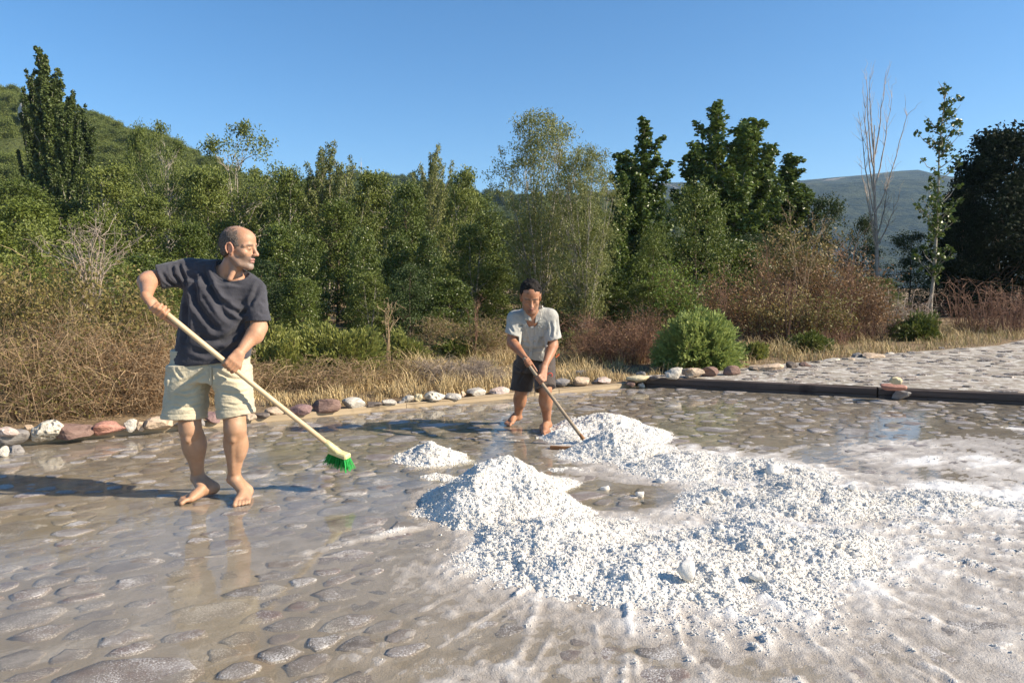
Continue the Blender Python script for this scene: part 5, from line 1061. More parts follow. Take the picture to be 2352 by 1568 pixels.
class Head:
    def __init__(s, c, f, up, sc): s.c = np.asarray(c, float); s.f = unit(f); u = np.asarray(up, float); s.u = unit(u-np.dot(u, s.f)*s.f); s.l = np.cross(s.u, s.f); s.sc = sc; s.R = np.stack([s.f, s.l, s.u], 1)
    def w(s, x, y, z): return s.c+s.sc*(x*s.f+y*s.l+z*s.u)
    def loc(s, V): return ((V-s.c)@s.R)/s.sc
    def e(s, x, y, z, r): return ell(s.w(x, y, z), s.R, np.asarray(r)*s.sc)
    def k(s, *q): return cap(*[(s.w(*p), r*s.sc) for p, r in q])
    def build(s, S, lean=0.0):
        S.put(s.e(-.016, 0, .036, (.100, .077, .094)), .02); S.put(s.e(.028, 0, -.030, (.066, .060, .086)), .03); S.put(s.e(.045, 0, .055, (.052, .060, .050)), .03)
        for y in (1, -1):
            S.put(s.k(((-.012, y*.056, -.050), .018), ((.030, y*.044, -.092), .018), ((.066, y*.014, -.107), .017)), .022); S.put(s.e(.056, y*.046, -.024, (.024, .020, .020)), .020)
            S.put(s.k(((.090, y*.010, .020), .009), ((.086, y*.034, .024), .010), ((.066, y*.055, .015), .009)), .012)
        S.put(s.e(.070, 0, -.104, (.021, .022, .018)), .018)
        for y in (1, -1): S.put(s.e(.099, y*.031, -.002, (.017, .018, .011)), .010, 'cut')
        for y in (1, -1): S.put(s.e(.077, y*.031, -.003, (.0150, .0155, .0125)), .004)
        for y in (1, -1): S.put(s.k(((.088, y*.020, .0045), .0032), ((.092, y*.031, .0070), .0032), ((.086, y*.043, .003), .0032)), .004)
        S.put(s.k(((.093, 0, .012), .0085), ((.105, 0, -.012), .0095), ((.117, 0, -.033), .0118)), .010)
        for y in (1, -1): S.put(s.e(.104, y*.0115, -.037, (.012, .0085, .0085)), .007)
        for y in (1, -1): S.put(s.e(.107, y*.0075, -.046, (.006, .004, .004)), .003, 'cut')
        S.put(s.k(((.086, -.018, -.064), .006), ((.096, 0, -.061), .0078), ((.086, .018, -.064), .006)), .008); S.put(s.k(((.084, -.015, -.076), .006), ((.093, 0, -.077), .0080), ((.084, .015, -.076), .006)), .008)
        S.put(s.k(((.090, -.021, -.0705), .0028), ((.101, 0, -.0695), .0030), ((.090, .021, -.0705), .0028)), .004, 'cut')
        for y in (1, -1):
            S.put(s.e(-.012, y*.074, -.008, (.017, .0075, .029)), .008)
            ring = [((-.012+.021*math.cos(a)-.004*math.sin(a), y*(.084-.004*math.cos(a)), -.004+.033*math.sin(a)), .0050) for a in np.linspace(-1.2, 4.0, 9)]; S.put(s.k(*ring), .004)
            S.put(s.e(-.006, y*.086, -.008, (.008, .009, .014)), .005, 'cut'); S.put(s.e(-.004, y*.080, -.034, (.008, .006, .009)), .006)
def grainy(V, a, scale, seed=3): return a*vnoise(V, scale, seed)
def skin_mat(name, bstr=.25):
    g = N(name); v = g.oco(); c = g.attr('skin', 'Color'); c = g.mix(g.rng(g.noise(26, 4, .65, v), .60, .78, 0, .35), c, (.42, .17, .11)); c = g.mix(g.rng(g.noise(9, 3, .6, v), .3, .7, 0, .22), c, (.70, .47, .34))
    g.bsdf(c, .52, .4, g.bump(g.noise(240, 3, .6, v), bstr, .003, g.bump(g.noise(60, 3, .6, v), .2, .006)), Subsurface_Weight=.08, Subsurface_Scale=.008); return g.m
M_SKIN = skin_mat('tanned_skin')  # own tanned tone, read from the skin colour attribute
def cloth_mat(name, c1, c2, wv=900, bstr=.35, rough=.9, wr=18):
    g = N(name); v = g.oco(); c = g.mix(g.rng(g.noise(7, 4, .65, v), .3, .7), c1, c2)
    g.bsdf(c, rough, .2, g.bump(g.noise(wv*.35, 2, .5, v), .25, .002, g.bump(g.noise(wr, 4, .6, v, .5), bstr, .012)), Sheen_Weight=.15); return g.m
def crease(V, Nn, lines, sharp=1.0, front=(0, -1, 0), min_dot=.1):
    """folds pressed into cloth: valleys with a rounded ridge on both sides"""
    d = np.zeros(len(V)); mk_ = np.clip((Nn@np.asarray(front, float)-min_dot)/.3, 0, 1)
    for pts, depth, wd in lines:
        pts = np.array(pts)[:, [0, 2]]; q = V[:, [0, 2]]; best = np.full(len(V), 9.0); tt = np.zeros(len(V)); n = len(pts)-1
        for i in range(n):
            a, b = pts[i], pts[i+1]; ab = b-a; t = np.clip(((q-a)@ab)/(ab@ab), 0, 1); dd = np.hypot(*(q-a-t[:, None]*ab).T); m = dd < best; best[m] = dd[m]; tt[m] = (i+t[m])/n
        fade = np.clip(np.sin(np.clip(tt, .02, .98)*math.pi)*2.2, 0, 1); x = best/wd
        d += fade*depth*(-np.exp(-x*x)+.55*np.exp(-((x-1.9)/.9)**2))
    return d*mk_
def garment(name, S, mat, parent, base, it=2, disp=None, **kw):
    V, F = S.mesh(); V = relax(V, F, it); Nn = vnormals(V, F)
    if disp is not None: V = V+Nn*disp(V, Nn)[:, None]
    return mk(name, V-base, F, mat, smooth=True, parent=parent, **kw)
def hollow(S, thick, near):
    """opens the cloth where it ends: removes the inside within reach of the hems"""
    inner = -(S.d+thick); S.d = np.where(near, np.maximum(S.d, inner), S.d)
UPX = np.array((0, 0, 1.))

# ------------------------------------------------------------------ man with the green broom
def man_one():
    Y0 = 4.49; base = np.array((-1.86, 4.42, 0.0))
    root = obj('person', None, loc=base, label='balding barefoot man in charcoal T-shirt and pale shorts holding the green bristled broom', cat='person')
    S = Sdf((-2.42, 4.00, -.01), (-1.42, 4.74, 1.80), .005)
    shR, elR, wrR = U(430, 622, 4.52), U(341, 642, 4.38), U(337, 681, 4.125); shL, elL, wrL = U(583, 672, 4.50), U(596, 752, 4.42), U(549, 812, 4.262)
    nb = U(524, 632, 4.50); kR, aR = U(437, 985, 4.40), U(456, 1096, 4.50); kL, aL = U(540, 985, 4.37), U(538, 1098, 4.45); hR, hL = U(432, 850, 4.49), U(532, 850, 4.48)
    # trunk, under the clothes
    S.put(loft(U(483, 855, Y0), U(507, 668, 4.50), (1, 0, 0), [(-.05, .17, .11), (.2, .17, .085), (.6, .165, .080), (1.0, .15, .065)]), .03); S.put(cap((shR, .052), (U(507, 655, 4.52), .058), (shL, .052)), .04)
    S.put(cap((U(505, 668, 4.50), .07), (nb, .066), (U(535, 606, 4.475), .062)), .04); S.put(cap((U(470, 628, 4.52), .04), (nb+np.array((-.02, .02, .02)), .05)), .04); S.put(cap((U(560, 655, 4.50), .04), (nb+np.array((.02, .01, .01)), .045)), .04)
    S.put(cap((U(547, 598, 4.44), .020), (U(528, 640, 4.415), .017)), .02)            # neck muscle turned with the head
    for h_, k_, a_ in ((hR, kR, aR), (hL, kL, aL)):
        S.put(cap((h_, .098), (h_*.4+k_*.6, .082), (k_+UPX*.03, .064), (k_, .062)), .03)
        dn = a_-k_; S.put(cap((k_, .060), (k_+dn*.14, .057), (k_+dn*.34+np.array((0, .022, 0)), .0665), (k_+dn*.55+np.array((0, .012, 0)), .056), (k_+dn*.80, .0415), (a_, .038)), .03)
        S.put(ell(k_+np.array((0, -.046, .012)), None, (.033, .020, .040)), .022)      # kneecap
        S.put(ell(k_+np.array((0, -.046, -.055)), None, (.018, .016, .022)), .02)
        S.put(ell(k_+dn*.30+np.array((.026, .016, 0)), None, (.046, .052, .100)), .03); S.put(ell(k_+dn*.27+np.array((-.026, .014, 0)), None, (.044, .050, .100)), .03)
        S.put(cap((k_+dn*.15+np.array((0, -.05, 0)), .012), (k_+dn*.85+np.array((0, -.030, 0)), .011)), .02)
    tR = G(409, 1160, .004); hl = tR+unit(np.array((.60, .80, 0)))*.268+UPX*.028; foot(S, hl, tR+UPX*.004, aR, (1, -.7, 0), sc=1.06)
    tL = G(553, 1166, .004); hl = tL+np.array((-.055, .262, .0)); foot(S, hl+UPX*.004, tL+UPX*.004, aL, (-1, 0, 0), sc=1.10)
    for a_ in (aR, aL): ankle_bones(S, a_-UPX*.012, np.array((1., 0, 0)))
    # arms
    S.put(cap((shR, .060), (shR*.45+elR*.55, .054), (elR, .047)), .03); fa = wrR-elR
    S.put(cap((elR, .046), (elR+fa*.25, .052), (elR+fa*.62, .040), (wrR, .029)), .025); S.put(ell(elR+fa*.22+np.array((-.01, 0, .012)), None, (.045, .06, .048)), .03)
    S.put(cap((shL, .060), (shL*.45+elL*.55, .053), (elL, .044)), .03); fa = wrL-elL
    S.put(cap((elL, .045), (elL+fa*.25, .050), (elL+fa*.62, .038), (wrL, .0275)), .025); S.put(ell(elL+fa*.25+np.array((.012, 0, .0)), None, (.042, .048, .060)), .03)
    u = unit(P1_SOCK-P1_TOP); cR = P1_TOP+u*.035
    hand(S, wrR, cR, u, (0, -1, .25), sc=1.22, thumb_along=True)
    t = np.linspace(0, 1, 2000)[:, None]; line = P1_TOP*(1-t)+P1_SOCK*t; px_ = 1176+FPX*line[:, 0]/(line[:, 1]*math.cos(PITCH)-(line[:, 2]-CAM_H)*math.sin(PITCH)); cL = line[int(np.argmin(np.abs(px_-529)))]
    hand(S, wrL, cL, u, (0, -1, -.2), sc=1.18)
    Hd = Head(U(549, 570, 4.46), (.985, -.17, -.055), (-.03, -.02, 1), 1.05); Hd.build(S)
    V, F = S.mesh(); V = relax(V, F, 1, .4)
    # skin colours: beard stubble, cropped hair, lips, brows, nails; brow band widened to paint its shade
    q = Hd.loc(V); x, y, z = q.T; nz = vnoise(V, .012, 7)
    near = (np.abs(q) < np.array((.16, .12, .16))).all(1); C = np.tile(np.array((.40, .205, .116)), (len(V), 1)); C[V[:, 2] < .62] = (.375, .208, .117)
    arm = (V[:, 2] > .8) & ~near & ((V[:, 0] < -2.0) | (V[:, 1] < 4.36)); C[arm] = (.40, .20, .108)
    def blend(m, col, a): m = np.clip(m, 0, 1)[:, None]*a*near[:, None]; C[:] = C*(1-m)+np.array(col)*m
    blend(sstep(-.030, -.052, z+.008*nz+.35*np.maximum(.0-x, 0))*sstep(-.045, -.02, x)*sstep(-.15, -.10, z), (.155, .110, .088), .82)
    blend(np.exp(-((z+.054)/.008)**2)*sstep(.07, .085, x)*sstep(.032, .022, np.abs(y)), (.14, .105, .085), .8)
    blend(np.exp(-((z+.101)/.016)**2)*sstep(.05, .07, x)*sstep(.035, .02, np.abs(y)), (.32, .27, .235), .55)
    blend(sstep(.02, -.02, x-.060+.42*np.maximum(z-.03, 0)+.9*np.maximum(-z, 0)+.004*nz)*sstep(-.062, -.03, z-.2*np.minimum(x+.03, 0)*-1+.004*nz)*1.0, (.17, .115, .085), .60)
    ear = (np.abs(y) > .071) & (np.abs(x+.012) < .034) & (np.abs(z+.006) < .045); C[ear] = (.43, .20, .125)
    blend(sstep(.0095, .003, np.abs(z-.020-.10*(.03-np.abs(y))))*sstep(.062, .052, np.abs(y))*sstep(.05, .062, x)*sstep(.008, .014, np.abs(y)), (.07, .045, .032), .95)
    ey = ((x-.086)/.014)**2+((np.abs(y)-.031)/.012)**2+((z+.004)/.0052)**2; blend(sstep(1.3, .7, ey), (.045, .028, .022), .95)
    blend(sstep(.016, .010, np.abs(z+.069))*sstep(.082, .088, x)*sstep(.024, .018, np.abs(y)), (.46, .19, .155), .7); blend(sstep(.004, .0015, np.abs(z+.0700))*sstep(.08, .088, x)*sstep(.024, .02, np.abs(y)), (.12, .04, .035), .8)
    blend(sstep(.10, .112, x)*sstep(.03, .0, np.abs(y)), (.56, .27, .18), .5)
    C[V[:, 2] < .025] *= .92; C *= (1+.06*nz)[:, None]
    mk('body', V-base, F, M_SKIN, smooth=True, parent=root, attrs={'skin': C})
    # cropped hair: a thin grown layer round the back and sides of the skull
    H = Sdf(Hd.c-.16, Hd.c+.17, .0042); H.put(Hd.e(-.017, 0, .034, (.1035, .0805, .0945)), .001); H.put(Hd.e(-.05, 0, -.02, (.055, .060, .055)), .03)
    P = H.sub(H.lo, H.lo+(H.n-1)*H.h)[1]; q = Hd.loc(P.reshape(-1, 3)).reshape(P.shape); nn = vnoise(P, .018, 9)*.006+vnoise(P, .007, 10)*.003
    side = np.abs(q[..., 1]); edge = q[..., 0]-(.058-.42*np.maximum(q[..., 2]-.03, 0)-.9*np.maximum(.0-q[..., 2], 0))-nn*1.8; low = (-.030-.45*np.maximum(-.02-q[..., 0], 0)-q[..., 2])-nn; top_ = (q[..., 2]+.5*q[..., 0]-.145)-nn
    H.d = np.maximum(np.maximum(np.maximum(H.d+nn*.5, edge*Hd.sc), low*Hd.sc), top_*Hd.sc).astype(np.float32)
    for yy in (1, -1): H.put(Hd.e(-.010, yy*.08, -.008, (.026, .02, .037)), .004, 'cut')
    mh = N('cropped_grey_hair'); v = mh.oco(); up_ = mh.n('ShaderNodeSeparateXYZ'); mh.link(v, up_.inputs[0]); hc = mh.mix(mh.rng(mh.noise(130, 4, .8, v), .35, .65), (.045, .033, .026), (.175, .145, .125)); hc = mh.mix(mh.math('MULTIPLY', mh.rng(up_.outputs[2], 1.665, 1.72), mh.rng(mh.noise(90, 4, .8, v), .30, .60, .15, .9)), hc, (.20, .118, .080)); mh.bsdf(hc, .8, .25, mh.bump(mh.noise(300, 3, .7, v), .9, .006))
    V, F = H.mesh(); mk('hair', V-base, F, mh.m, smooth=True, parent=root)
    # T-shirt
    T = Sdf((-2.32, 4.22, .78), (-1.44, 4.76, 1.60), .0056)
    T.put(loft(U(485, 858, 4.49), U(506, 655, 4.50), (1, 0, 0), [(0, .238, .165), (.2, .232, .160), (.45, .226, .152), (.7, .222, .145), (1.0, .215, .115)], 2.4), .03)
    T.put(cap((U(437, 626, 4.52), .080), (U(507, 640, 4.51), .098), (U(578, 668, 4.50), .078)), .06); T.put(cap((U(452, 618, 4.53), .05), (nb+np.array((-.05, .03, .03)), .062)), .05); T.put(cap((U(575, 652, 4.50), .05), (nb+np.array((.04, .02, .02)), .055)), .05)
    T.put(cap((U(430, 625, 4.52), .080), (elR*.62+shR*.38, .076), (elR*.9+shR*.1, .078)), .035); T.put(cap((U(583, 672, 4.50), .078), (elL*.5+shL*.5, .072), (elL+np.array((.004, 0, -.02)), .074)), .025)
    pl_h = T.plane(U(485, 836, 4.35), (.10, .05, -1)); pR = T.plane(U(364, 634, 4.42), unit(elR-shR)+np.array((-.25, .1, 0))); pL = T.plane(U(594, 737, 4.40), (.05, -.05, -1))
    ax = T.lo[0]+np.arange(T.n[0])*T.h; X3 = ax[:, None, None]; az = (T.lo[2]+np.arange(T.n[2])*T.h)[None, None, :]
    right = X3 < U(412, 640, 4.5)[0]; left = (X3 > U(566, 700, 4.45)[0]) & (az > 1.0)
    T.d = np.maximum(T.d, pl_h); T.d = np.where(right, np.maximum(T.d, pR), T.d); T.d = np.where(left, np.maximum(T.d, pL), T.d)
    neck_c = U(535, 617, 4.46); Rn = frame((.10, -.38, 1.0), (1, 0, -.22)); T.put(ell(neck_c, Rn, (.108, .098, .075)), .006, 'cut')
    hollow(T, .0125, (pl_h > -.07) | (right & (pR > -.06)) | (left & (pL > -.06))); T.put(cap((nb-UPX*.10, .075), (nb+UPX*.05, .072)), .004, 'cut')
    f = lambda *q: [U(a, b, 4.36) for a, b in q]
    folds = [(f((448, 612), (470, 650), (490, 680), (519, 722), (537, 738)), .022, .020), (f((436, 640), (448, 695), (478, 733), (506, 764)), .020, .019), (f((512, 697), (530, 712), (546, 722), (560, 712)), .020, .014),
             (f((455, 770), (485, 781), (515, 779), (545, 765)), .012, .018), (f((440, 800), (475, 812), (520, 806), (555, 790)), .010, .016), (f((470, 640), (500, 690), (530, 700)), .010, .014), (f((586, 640), (578, 678), (566, 702)), .014, .013),
             (f((425, 690), (428, 740), (424, 790)), .012, .018), (f((500, 790), (530, 770), (560, 735)), .012, .016), (f((384, 606), (391, 630), (405, 655)), .011, .008), (f((371, 622), (380, 645), (390, 660)), .010, .008), (f((396, 602), (408, 628), (420, 655)), .012, .009),
             (f((590, 690), (600, 700), (612, 700)), .006, .009), (f((590, 715), (600, 722), (612, 720)), .006, .009), (f((515, 642), (525, 650), (545, 652)), .006, .010)]
    def disp(V, Nn):
        col_ = ell(neck_c, Rn, (.122, .112, .09))[0](V); seam = -.004*np.exp(-((col_-.0)/.0035)**2)*(V[:, 1] < 4.55); P2 = V*np.array((1, 1, .55))
        return crease(V, Nn, folds)+.007*fbm(P2, .11, 23, 3)+.0025*vnoise(V*np.array((.6, 1, 1.6)), .03, 29)+seam
    shirt = garment('t_shirt', T, cloth_mat('charcoal_jersey', (.036, .036, .044), (.060, .059, .070), wr=40, bstr=.35), root, base, 2, disp)
    # shorts
    B = Sdf((-2.32, 4.2, .42), (-1.48, 4.78, 1.02), .0056)
    B.put(loft(U(483, 872, 4.50), U(484, 805, 4.50), (1, 0, 0), [(0, .245, .158), (1, .238, .150)], 2.5), .02)
    B.put(loft(U(436, 845, 4.49), U(422, 985, 4.43), (1, 0, 0), [(0, .125, .150), (.5, .126, .138), (1, .133, .138)], 2.3), .03); B.put(loft(U(530, 845, 4.48), U(547, 985, 4.42), (1, .1, 0), [(0, .120, .145), (.5, .114, .132), (1, .118, .130)], 2.3), .03)
    pr_ = B.plane(U(422, 966, 4.30), (-.02, -.08, -1)); pl_ = B.plane(U(545, 957, 4.30), (.16, -.05, -1)); axm = (B.lo[0]+np.arange(B.n[0])*B.h)[:, None, None] < U(486, 900, 4.45)[0]
    B.d = np.where(axm, np.maximum(B.d, pr_), np.maximum(B.d, pl_)); B.put(cap((U(486, 905, 4.2), .010), (U(486, 905, 4.8), .010)), .03, 'cut'); B.put(loft(U(486, 905, 4.46), U(487, 1000, 4.46), (1, 0, 0), [(0, .006, .25), (1, .045, .25)]), .012, 'cut')
    hollow(B, .0125, np.where(axm, pr_ > -.09, pl_ > -.09))
    g_ = lambda *q: [U(a, b, 4.33) for a, b in q]
    wr_ = [(g_((395, 905), (430, 912), (465, 905)), .006, .008), (g_((400, 930), (430, 936), (462, 928)), .006, .008), (g_((505, 900), (540, 905), (575, 898)), .006, .008), (g_((510, 925), (545, 930), (580, 922)), .005, .007), (g_((470, 850), (440, 870), (410, 880)), .008, .010), (g_((498, 850), (525, 868), (555, 876)), .008, .010), (g_((483, 845), (484, 870), (485, 890)), .008, .007), (g_((400, 845), (410, 860), (420, 870)), .006, .009), (g_((455, 880), (440, 895), (415, 900)), .006, .008)]
    def disp2(V, Nn):
        hem = np.where(V[:, 0] < U(486, 900, 4.45)[0], V[:, 2]-U(422, 966, 4.35)[2], V[:, 2]-U(545, 957, 4.35)[2]); st = -.0035*np.exp(-((hem-.045)/.005)**2)
        return crease(V, Nn, wr_)+.006*fbm(V*np.array((.55, .55, 1.5)), .075, 33, 3)+.0022*vnoise(V*np.array((.7, .7, 2)), .02, 35)+st
    M_SH = cloth_mat('pale_khaki_cotton', (.46, .40, .275), (.55, .49, .355), wr=46, bstr=.45); shorts = garment('shorts', B, M_SH, root, base, 2, disp2)
    pk = Sdf((-2.30, 4.28, .52), (-2.0, 4.62, .84), .005); c_ = U(396, 905, 4.42); Rz = frame((0, 0, 1.), (.35, -.93, 0)); pk.put(rbox(c_+np.array((.012, 0, 0)), Rz, (.075, .028, .085), .012), .004); pk.put(rbox(c_+np.array((.008, 0, .080)), Rz, (.080, .032, .024), .010), .003)
    garment('pocket', pk, M_SH, shorts, base, 1, lambda V, Nn: .004*fbm(V, .05, 37, 3))
    V, F = box(U(484, 862, 4.327), (.010, .012, .12), None, .003); mk('fly', V-base, F, M_SH, parent=shorts)
    return root
man_one()

# ------------------------------------------------------------------ stooping man
def man_two():
    base = np.array((.16, 6.68, 0.0))
    root = obj('person', None, loc=base, label='stooping dark haired barefoot man in pale shirt and dark shorts pushing a brush', cat='person')
    S = Sdf((-.22, 5.95, -.01), (.68, 7.22, 1.50), .0064)
    pv_ = U(1227, 835, 6.80); ch = U(1222, 752, 6.52); nb = U(1222, 716, 6.40); shR, shL = U(1183, 727, 6.44), U(1264, 722, 6.44)
    elR, wrR = U(1176, 786, 6.40), U(1202, 816, 6.245); elL, wrL = U(1270, 793, 6.42), U(1252, 838, 6.215)
    kR, aR = U(1197, 898, 6.80), U(1189, 956, 6.97); kL, aL = U(1252, 893, 6.45), U(1257, 974, 6.63); hR, hL = U(1206, 838, 6.86), U(1250, 838, 6.76)
    S.put(loft(pv_, U(1222, 728, 6.45), (1, 0, 0), [(-.1, .14, .08), (.4, .135, .085), (1.0, .13, .065)]), .03); S.put(cap((shR-UPX*.03, .042), (U(1222, 745, 6.47), .065), (shL-UPX*.03, .042)), .04); S.put(cap((U(1222, 735, 6.43), .075), (nb, .062), (U(1220, 702, 6.33), .058)), .04)
    for h_, k_, a_ in ((hR, kR, aR), (hL, kL, aL)):
        S.put(cap((h_, .092), (h_*.4+k_*.6, .076), (k_, .058)), .03); dn = a_-k_
        S.put(cap((k_, .056), (k_+dn*.14, .053), (k_+dn*.34+np.array((0, .02, 0)), .060), (k_+dn*.58+np.array((0, .012, 0)), .050), (k_+dn*.82, .038), (a_, .036)), .03); S.put(ell(k_+np.array((0, -.044, .008)), None, (.030, .018, .036)), .022)
        S.put(ell(k_+dn*.32+np.array((.020, .018, 0)), None, (.040, .048, .085)), .03); S.put(ell(k_+dn*.30+np.array((-.020, .016, 0)), None, (.040, .048, .085)), .03)
    tR = G(1164, 980, .004); foot(S, tR+np.array((.105, .225, .045)), tR+UPX*.004, aR, (1, -.3, 0)); tL = G(1259, 1003, .004); foot(S, tL+np.array((-.035, .255, .006)), tL+UPX*.004, aL, (-1, 0, 0), sc=1.06)
    for a_ in (aR, aL): ankle_bones(S, a_-UPX*.01, np.array((1., 0, 0)))
    for sh_, el_, wr_ in ((shR, elR, wrR), (shL, elL, wrL)):
        S.put(cap((sh_-UPX*.03, .045), (sh_*.45+el_*.55, .050), (el_, .044)), .03); fa = wr_-el_; S.put(cap((el_, .044), (el_+fa*.27, .049), (el_+fa*.65, .037), (wr_, .028)), .025)
    u = unit(P2_SOCK-P2_TOP); t = np.linspace(0, 1, 2000)[:, None]; line = P2_TOP*(1-t)+P2_SOCK*t; px_ = 1176+FPX*line[:, 0]/(line[:, 1]*math.cos(PITCH)-(line[:, 2]-CAM_H)*math.sin(PITCH))
    at = lambda q: line[int(np.argmin(np.abs(px_-q)))]
    hand(S, wrR, at(1211), u, (0, -1, .3), .0145, 1.0, thumb_along=True); hand(S, wrL, at(1240), -u, (-.3, -1, 0), .0145, 1.04)
    Hd = Head(U(1219, 682, 6.22), (.05, -.90, -.42), (0, -.3, 1), 1.06); Hd.build(S)
    V, F = S.mesh(); V = relax(V, F, 1, .4); q = Hd.loc(V); x, y, z = q.T; nz = vnoise(V, .014, 7); near = (np.abs(q) < np.array((.15, .12, .15))).all(1)
    C = np.tile(np.array((.29, .120, .056)), (len(V), 1)); C[V[:, 2] < .45] = (.32, .138, .064)
    def blend(m, col, a): m = np.clip(m, 0, 1)[:, None]*a*near[:, None]; C[:] = C*(1-m)+np.array(col)*m
    blend(sstep(-.035, -.06, z+.006*nz)*sstep(-.02, .02, x), (.13, .075, .055), .55); blend(sstep(.0105, .004, np.abs(z-.021-.10*(.03-np.abs(y))))*sstep(.060, .05, np.abs(y))*sstep(.05, .07, x)*sstep(.006, .012, np.abs(y)), (.025, .016, .012), .9)
    ey = ((x-.086)/.016)**2+((np.abs(y)-.031)/.013)**2+((z+.004)/.0058)**2; blend(sstep(1.2, .5, ey), (.07, .035, .025), .65)
    blend(sstep(.017, .010, np.abs(z+.069))*sstep(.080, .086, x)*sstep(.026, .018, np.abs(y)), (.33, .125, .10), .7); blend(sstep(.005, .002, np.abs(z+.0705))*sstep(.08, .086, x)*sstep(.022, .018, np.abs(y)), (.07, .025, .02), .85); blend(sstep(.10, .112, x), (.46, .23, .14), .5)
    C *= (1+.06*nz)[:, None]; mk('body', V-base, F, M_SKIN, smooth=True, parent=root, attrs={'skin': C})
    H = Sdf(Hd.c-.19, Hd.c+.19, .005); H.put(Hd.e(-.020, 0, .048, (.110, .087, .100)), .001); P = H.sub(H.lo, H.lo+(H.n-1)*H.h)[1]; q = Hd.loc(P.reshape(-1, 3)).reshape(P.shape); nn = vnoise(P, .028, 9)*.010+vnoise(P, .012, 10)*.006
    edge = q[..., 0]-(.030+.9*np.maximum(q[..., 2]-.048, -.02))-nn; low = (-.006-.7*np.maximum(-.03-q[..., 0], 0)-q[..., 2])-nn; front = (.066-q[..., 2])-nn*.5; H.d = (np.maximum(H.d+nn, np.maximum(np.minimum(edge, np.maximum(front, q[..., 0]-.115)), low)*Hd.sc)).astype(np.float32)
    for yy in (1, -1): H.put(Hd.e(-.012, yy*.084, -.012, (.026, .02, .034)), .004, 'cut')
    mh = N('short_dark_hair'); v = mh.oco(); mh.bsdf(mh.mix(mh.rng(mh.noise(70, 4, .7, v), .4, .7), (.008, .007, .006), (.028, .022, .018)), .8, .2, mh.bump(mh.noise(120, 3, .7, mh.scalev(v, 1, .3, 1)), .9, .01)); V, F = H.mesh(); mk('hair', V-base, F, mh.m, smooth=True, parent=root)
    # shirt
    T = Sdf((-.20, 6.10, .52), (.62, 7.0, 1.36), .0066)
    T.put(loft(U(1229, 846, 6.76), U(1223, 728, 6.47), (1, 0, 0), [(0, .150, .135), (.3, .160, .145), (.65, .172, .145), (1.0, .178, .110)], 2.4), .03); T.put(cap((shR-UPX*.02, .066), (U(1222, 735, 6.46), .092), (shL-UPX*.02, .066)), .055); T.put(cap((shR+np.array((.06, .03, .01)), .05), (nb+np.array((0, .05, .01)), .060), (shL+np.array((-.06, .03, .01)), .05)), .05)
    T.put(cap((shR-UPX*.015, .066), (shR*.4+elR*.6, .073), (elR+np.array((-.012, -.01, -.02)), .084)), .03); T.put(cap((shL-UPX*.015, .066), (shL*.4+elL*.6, .075), (elL+np.array((.012, -.01, -.02)), .088)), .03)
    ph = T.plane(U(1218, 824, 6.55), (-.22, .02, -1)); pR = T.plane(U(1172, 767, 6.40), (-.30, 0, -1)); pL = T.plane(U(1274, 779, 6.40), (.26, 0, -1)); X3 = (T.lo[0]+np.arange(T.n[0])*T.h)[:, None, None]; Zs = (T.lo[2]+np.arange(T.n[2])*T.h)[None, None, :]
    rt = (X3 < U(1191, 760, 6.42)[0]) & (Zs > .62); lf = (X3 > U(1256, 760, 6.42)[0]) & (Zs > .62)
    T.d = np.maximum(T.d, ph); T.d = np.where(rt, np.maximum(T.d, pR), T.d); T.d = np.where(lf, np.maximum(T.d, pL), T.d)
    T0 = T.d.copy(); T.put(cap((nb-np.array((0, .02, .09)), .050), (nb-np.array((0, .03, -.04)), .060)), .006, 'cut'); V0 = U(1222, 752, 6.30); T.put(cap((V0+np.array((0, .03, .02)), .008), (U(1222, 716, 6.30), .036)), .006, 'cut')
    hollow(T, .014, (ph > -.08) | (rt & (pR > -.07)) | (lf & (pL > -.07)))
    f = lambda *q: [U(a, b, 6.35) for a, b in q]
    folds = [(f((1195, 745), (1205, 765), (1212, 790)), .012, .014), (f((1255, 748), (1245, 775), (1238, 800)), .012, .014), (f((1200, 800), (1220, 806), (1250, 800)), .014, .014), (f((1195, 785), (1215, 790), (1235, 786)), .010, .012), (f((1168, 735), (1172, 750), (1180, 765)), .008, .010), (f((1278, 732), (1280, 750), (1276, 772)), .010, .011), (f((1264, 738), (1268, 755), (1266, 775)), .008, .010), (f((1248, 815), (1256, 800), (1262, 780)), .012, .012), (f((1226, 745), (1225, 780), (1222, 815)), .005, .006)]
    M_ST = cloth_mat('pale_grey_cotton', (.33, .325, .295), (.42, .41, .375), wr=34, bstr=.45)
    shirt = garment('shirt', T, M_ST, root, base, 2, lambda V, Nn: crease(V, Nn, folds)+.008*fbm(V*np.array((1, 1, .6)), .10, 43, 3)+.003*vnoise(V, .035, 45))
    def on_front(a, b, off=.004):                         # nearest point of the shirt seen at that place
        d_ = np.array(ray(a, b)); best = None
        for Yq in np.linspace(6.1, 6.7, 240):
            p = np.array((0, 0, CAM_H))+d_*(Yq/d_[1]); i = np.round((p-T.lo)/T.h).astype(int)
            if (i >= 0).all() and (i < T.n).all() and T0[tuple(i)] < .002: return p-unit(d_)*off
        return U(a, b, 6.35)
